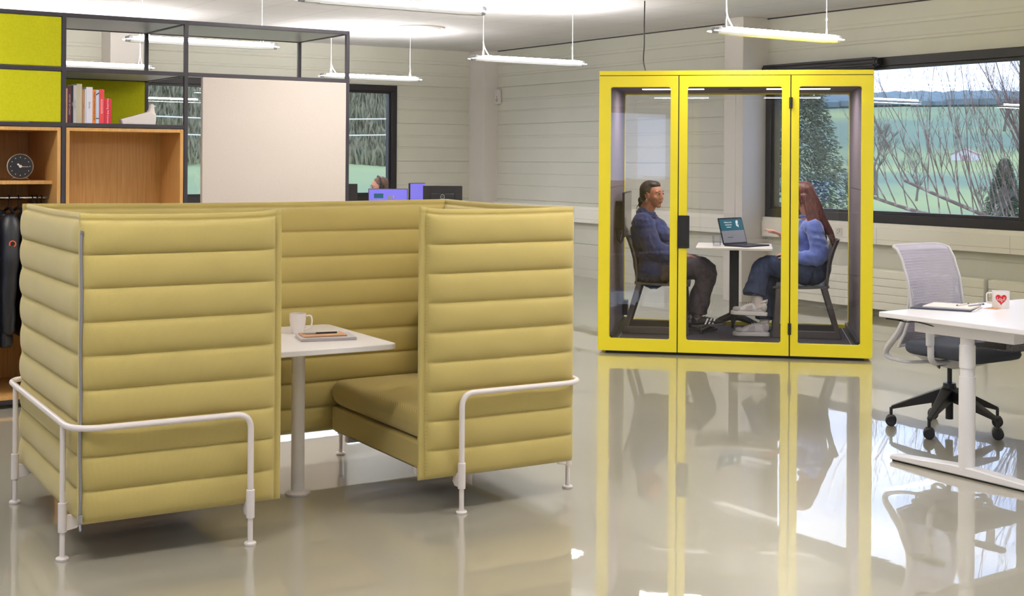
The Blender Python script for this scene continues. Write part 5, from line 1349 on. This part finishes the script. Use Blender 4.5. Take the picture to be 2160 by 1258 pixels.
for s in (-1, 1):
    m.ell(q_(0, s*.11, .93), (.09, .10, .07)); limb(m, [q_(0, s*.185, .93), q_(.05, s*.21, .70), q_(.22, s*.155, .755)], [.065, .055, .042])
blob('shirt', m, .009, 'seat_fabric', pf, smooth=4)
m = MB()
for s in (-1, 1): limb(m, [q_(.02, s*.10, .53), q_(.42, s*.11, .54), q_(.44, s*.11, .14)], [.10, .082, .06])
m.ell(q_(0, 0, .52), (.16, .17, .09)); blob('trousers', m, .009, 'charcoal_denim', pf, smooth=4)
for s in (-1, 1): part('shoe', MB().ell(q_(.50, s*.11, .045), (.13, .055, .045), (0, 0, R(215))), 'shoe_black', pf)
m = xform(MB().ell((-.026, 0, .040), (.091, .079, .082), n=24, m=18).ell((-.05, 0, .0), (.062, .072, .07)), HM3)
hf = blob('hair', m, .005, 'hair_brown', pf, smooth=3)
hs = part('headset_band', xform(MB().tube([V((-.01+.01*cos(a), .092*cos(a), .030+.100*sin(a))) for a in [R(-5+k*19) for k in range(11)]], .0085, 10, rnd=True), HM3), 'black_plastic', pf, label='black headset')
for s in (-1, 1): part('ear_cup', xform(MB().ell((-.005, s*.088, -.002), (.034, .017, .036)), HM3), 'black_plastic', hs)
part('band_slider', xform(MB().box(-.012, .008, -.098, -.086, .045, .065), HM3), 'silver', hs)
ch = [o for o in bpy.data.objects if o.name == 'office_chair'][0]
dup(ch, (7.02, 13.40, 0), R(215), 'grey swivel chair under the person with the headset')

# ================================================================= outside
def terr(x, y):
    a = atan2(y, x); w = min(1, max(0, (math.degrees(a)-48)/12)); w = w*w*(3-2*w)
    dx, dy = x-10.3, y-16.4
    d = sqrt(x*x+y*y)
    zr = -1.6 if d < 45 else (-1.6+.026*(d-45) if d < 170 else (1.65+.090*(d-170)-.000075*(d-170)**2 if d < 560 else 25.35))
    zr += 1.4*noise.noise(V((x*.012, y*.012, 0)))*min(1, max(0, (d-60)/100))
    zf = -.9 if dy < 6 else min(-.9+.036*(dy-6), 1.5)+max(0, dy-60)*.36*(1 if dy < 100 else 0)+(0 if dy < 100 else 14.4)
    return zr*(1-w)+zf*w
m = MB(); NR, NA = 70, 90; v = []
for i in range(NR):
    d = 14+ (1.095**i-1)*1.35 if i else 11
    for j in range(NA):
        a = R(8+ 95*j/(NA-1)); x, y = cos(a)*d*1.0, sin(a)*d
        v.append((x, y, terr(x, y)))
f = []
for i in range(NR-1):
    for j in range(NA-1): k = i*NA+j; f.append((k, k+NA, k+NA+1, k+1))
# keep only what lies outside the building
ok = [(p[0] > XR+.35 or p[1] > YF+.35) for p in v]
m.v = v; m.f = [q for q in f if all(ok[i] for i in q)]
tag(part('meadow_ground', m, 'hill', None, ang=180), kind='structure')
def leafy(name, label, loc, h, r, m_, seed, n=900, cone=True, trunk='bark_dark', cat='tree', group=None, sz=.22):
    rnd_ = random.Random(seed); t = thing(name, label, cat, loc, 0, group)
    part('trunk', MB().tube([(0, 0, -.4), (0, 0, h*.9)], [max(.05, r*.08), .02], 8), trunk, t)
    m = MB()
    for i in range(n):
        u = rnd_.random()**.8; z = h*(.06+.94*u); rr = (r*(1-u)**.85+.1) if cone else r*sqrt(max(.03, 1-(2*u-1)**2))
        a = rnd_.random()*2*pi; q = rr*rnd_.uniform(.45, 1.05); c = V((cos(a)*q, sin(a)*q, z-q*(.25 if cone else 0)))
        s = sz*rnd_.uniform(.6, 1.4); d1 = V((cos(a), sin(a), rnd_.uniform(-.6, .2))).normalized()*s*1.6; d2 = V((-sin(a), cos(a), rnd_.uniform(-.4, .4)))*s*.6; d3 = V((0, 0, s*.45))
        k = len(m.v); m.v += [tuple(c-d2), tuple(c+d1), tuple(c+d2), tuple(c+d3)]; m.f += [(k, k+1, k+2), (k, k+1, k+3), (k+1, k+2, k+3), (k, k+3, k+2)]
    part('foliage', m, m_, t, smooth=False); return t
def bare(name, label, loc, h, seed, levels=5, m_='bark_dark', cat='tree', group=None, r0=.14, spread=.55, nb=4):
    rnd_ = random.Random(seed); t = thing(name, label, cat, loc, 0, group); m = MB()
    def br(p, d, L_, r, lv):
        pts = [p]; cur = V(d)
        for k in range(4): cur = (cur+V((rnd_.uniform(-.16, .16), rnd_.uniform(-.16, .16), rnd_.uniform(0, .10)))).normalized(); pts.append(pts[-1]+cur*L_/4)
        m.tube(pts, [r, r*.85, r*.72, r*.6, r*.5], 6 if lv > 2 else 4, cap=False)
        if lv <= 0: return
        for k in range(nb+(2 if lv < 3 else 0)):
            q = pts[rnd_.choice((2, 3, 4, 4))]; a = rnd_.random()*2*pi
            nd = (cur+V((cos(a), sin(a), rnd_.uniform(-.1, .5)))*spread*rnd_.uniform(.7, 1.3)).normalized()
            br(q, nd, L_*rnd_.uniform(.55, .8), r*.52, lv-1)
    br(V((0, 0, -.3)), V((0, 0, 1)), h*.32, r0, levels-1)
    part('branches', m, m_, t, ang=180); return t
# near bare shrub-like tree right outside window 1: many long upright shoots leaning left
t = thing('bare_tree', 'bare pale-barked tree with long budding shoots right outside the large window', 'tree', (13.4, 9.0, -1.6))
rnd = random.Random(21); m = MB(); buds = MB()
def P0(x, y, z): return V((x-13.4, y-9.0, z+1.6))
def twig(p, d, L_, r, lv, bend):
    pts = [p]; cur = V(d).normalized(); k = 9
    for i in range(k):
        cur = (cur+V((rnd.uniform(-.07, .07), rnd.uniform(-.06, .06)+bend[0], rnd.uniform(-.03, .05)+bend[1]))).normalized(); pts.append(pts[-1]+cur*L_/k)
    rs = [r*(1-.72*i/k) for i in range(k+1)]
    m.tube(pts, rs, 5, cap=False)
    if lv > 0:
        for i in range(2, k+1):
            for q in range(2 if rnd.random() < .45 else 1):
                a = rnd.uniform(-1, 1); sd = V((rnd.uniform(-.5, .5), a*.9, .75)).normalized()
                if lv == 2 and rnd.random() < .45: twig(pts[i], (cur*.7+sd*.7), L_*rnd.uniform(.22, .5), rs[i]*.62, 1, (0, .02))
                elif lv == 1: twig(pts[i], (cur*.5+sd), rnd.uniform(.03, .12), max(.0022, rs[i]*.5), 0, (0, .0))
trunk = spline([P0(13.6, 8.45, -1.6), P0(13.6, 8.5, -.4), P0(13.5, 8.7, .4), P0(13.4, 9.0, .75)], 5); m.tube(trunk, [.14-.004*i for i in range(len(trunk))], 8, cap=False)
limbs = [[(13.5, 8.6, .1), (13.4, 9.2, .62), (13.3, 9.9, .80), (13.1, 10.7, .86), (13.0, 11.5, 1.05)], [(13.5, 8.7, .4), (13.6, 9.1, .9), (13.7, 9.6, 1.25), (13.8, 10.0, 1.9)],
         [(13.5, 8.6, .2), (13.9, 9.4, .6), (14.1, 10.2, .7), (14.3, 11.2, .95), (14.4, 12.2, 1.25)], [(13.4, 8.7, .5), (13.3, 8.9, 1.2), (13.4, 9.1, 2.0), (13.5, 9.3, 2.8)]]
for lb in limbs:
    sp = spline([P0(*q) for q in lb], 6); m.tube(sp, [.045-.028*i/len(sp) for i in range(len(sp))], 7, cap=False)
    for i in range(2, len(sp), 1):
        u = i/len(sp)
        for q in range(1):
            twig(sp[i], (rnd.uniform(-.15, .15), rnd.uniform(.05, .75), 1.0), rnd.uniform(1.1, 2.0), .010*rnd.uniform(.7, 1.2), 2, (rnd.uniform(-.01, .05), .03))
part('branches', m, 'bark', t, ang=180)
bare('round_tree', 'large round-crowned bare tree standing in the meadow behind the near shoots', (63.0, 55.5, terr(63, 55.5)), 6.5, 5, 6, r0=.16, nb=3)
for i, (x, y, h, lb) in enumerate(((190, 140, 9, 'small bare tree on the hillside, left of the barn'), (200, 128, 8, 'small bare tree on the hillside above the barn'), (180, 112, 8, 'small bare tree on the hillside at the right end of the window'))):
    bare('hillside_tree', lb, (x, y, terr(x, y)), h, 30+i, 5, r0=.3, nb=4, group='bare trees on the hillside')
bare('tall_bare_tree', 'tall bare tree seen through the right pane of the booth', (40.0, 42.5, terr(40, 42.5)), 5.5, 9, 5, r0=.12)
for i, (x, y, h, lb) in enumerate(((52, 50.5, 4.6, 'grey twiggy bare tree at the left end of the large window view'), (47, 43.0, 3.4, 'low twiggy bare tree in front of the round one'), (60, 50.0, 4.4, 'twiggy bare tree between the round tree and the barn'), (41, 31.0, 3.2, 'low bare tree right of the small conifer'), (56, 41, 4.2, 'bare tree behind the small conifer'), (45, 47.5, 4.0, 'bare tree seen through the right booth pane beside the conifer'))):
    bare('twiggy_tree', lb, (x, y, terr(x, y)), h, 60+i, 6, r0=.09, nb=3, spread=.7, group='twiggy trees in the meadow')
leafy('conifer_tree', 'tall dark conifer seen through the right glass pane of the booth', (25.5, 25.2, terr(25.5, 25.2)), 6.6, 1.9, 'conifer', 3, 16000, sz=.055)
leafy('conifer_tree', 'dark conifer seen just right of the column through the booth door', (27.0, 29.5, terr(27, 29.5)), 5.4, 1.8, 'conifer', 4, 11000, sz=.055)
leafy('conifer_tree', 'small dark green conifer just right of the barn', (50.8, 37.4, terr(50.8, 37.4)), 2.8, .9, 'conifer', 5, 6000, sz=.07)
for i, (x, y, h, r, lb) in enumerate(((27.5, 20.6, 2.0, 1.6, 'olive hedge bush at the lower right of the large window view'), (31.0, 24.8, 2.0, 1.8, 'olive hedge bush at the lower middle of the large window view'), (33.0, 28.6, 1.9, 1.8, 'low grey green bush at the lower left of the large window view'))):
    leafy('hedge_bush', lb, (x, y, terr(x, y)-.5), h, r, 'shrub', 40+i, 4000, cone=False, cat='bush', group='hedge bushes outside the large window', sz=.07)
t = thing('barn', 'white barn with a dull pink roof on the meadow', 'barn', (139, 108, terr(139, 108)-.1), R(-60)); t.scale = (.62, .62, .62)
part('barn_walls', MB().prism([(-2.6, -.5), (2.6, -.5), (2.6, 1.4), (0, 2.5), (-2.6, 1.4)], -2.0, 2.0, 'xz'), 'barn_wall', t)
for s in (-1, 1): part('roof_slope', MB().prism([(s*2.8, 1.40), (0, 2.62), (0, 2.46), (s*2.8, 1.25)], -2.2, 2.2, 'xz'), 'barn_roof', t)
part('barn_door', MB().box(-.5, .5, -2.04, -2.0, 0, 1.2), 'barn_roof', t)
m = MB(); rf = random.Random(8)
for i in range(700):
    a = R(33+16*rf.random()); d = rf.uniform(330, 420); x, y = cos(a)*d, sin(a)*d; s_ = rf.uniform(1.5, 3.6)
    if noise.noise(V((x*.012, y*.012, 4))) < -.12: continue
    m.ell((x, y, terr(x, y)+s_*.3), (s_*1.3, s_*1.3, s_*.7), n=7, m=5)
tag(part('forest_band', m, 'hazed_trees', None), 'band of distant forest across the hillside, bluish haze in its colour', 'trees', kind='stuff')
# tree line on the far ridge, bank scrub beyond window 2
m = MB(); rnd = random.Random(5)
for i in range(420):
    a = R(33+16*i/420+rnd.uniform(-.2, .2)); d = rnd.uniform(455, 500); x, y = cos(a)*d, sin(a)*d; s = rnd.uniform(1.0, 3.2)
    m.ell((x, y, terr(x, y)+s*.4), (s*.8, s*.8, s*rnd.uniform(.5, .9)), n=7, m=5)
tag(part('ridge_trees', m, 'hazed_trees', None), 'distant line of trees along the hill ridge', 'trees', kind='stuff')
m = MB()
for i in range(30000):
    x = rnd.uniform(10, 46); y = rnd.uniform(75, 112); z = terr(x, y); s_ = rnd.uniform(.3, .8)*(1+1.5*max(0, noise.noise(V((x*.25, y*.25, 0)))))
    a = rnd.uniform(0, 6.28); w = rnd.uniform(.05, .16); c, q = cos(a)*w, sin(a)*w; lx, ly = rnd.uniform(-.4, .4)*s_, rnd.uniform(-.4, .4)*s_
    k = len(m.v); m.v += [(x-c, y-q, z-.1), (x+c, y+q, z-.1), (x+lx-q, y+ly+c, z+s_*1.3), (x+lx*1.4, y+ly*1.4, z+s_*1.7)]; m.f += [(k, k+1, k+2), (k+1, k+3, k+2), (k, k+2, k+3)]
tag(part('bank_scrub', m, 'shrub', None, smooth=False), 'dense grey-green scrub covering the bank beyond the left window', 'scrub', kind='stuff')
for i, z in enumerate((3.9, 4.7)):
    t = thing('overhead_wire', 'overhead wire crossing the left window view, %s of the two' % ('lower' if i == 0 else 'upper'), 'wire', (0, 0, 0), 0, 'overhead wires')
    part('strand', MB().tube([(12, 62, z-1.1), (24, 60, z-1.4), (40, 57, z-1.0)], .03, 5), 'paper', t)
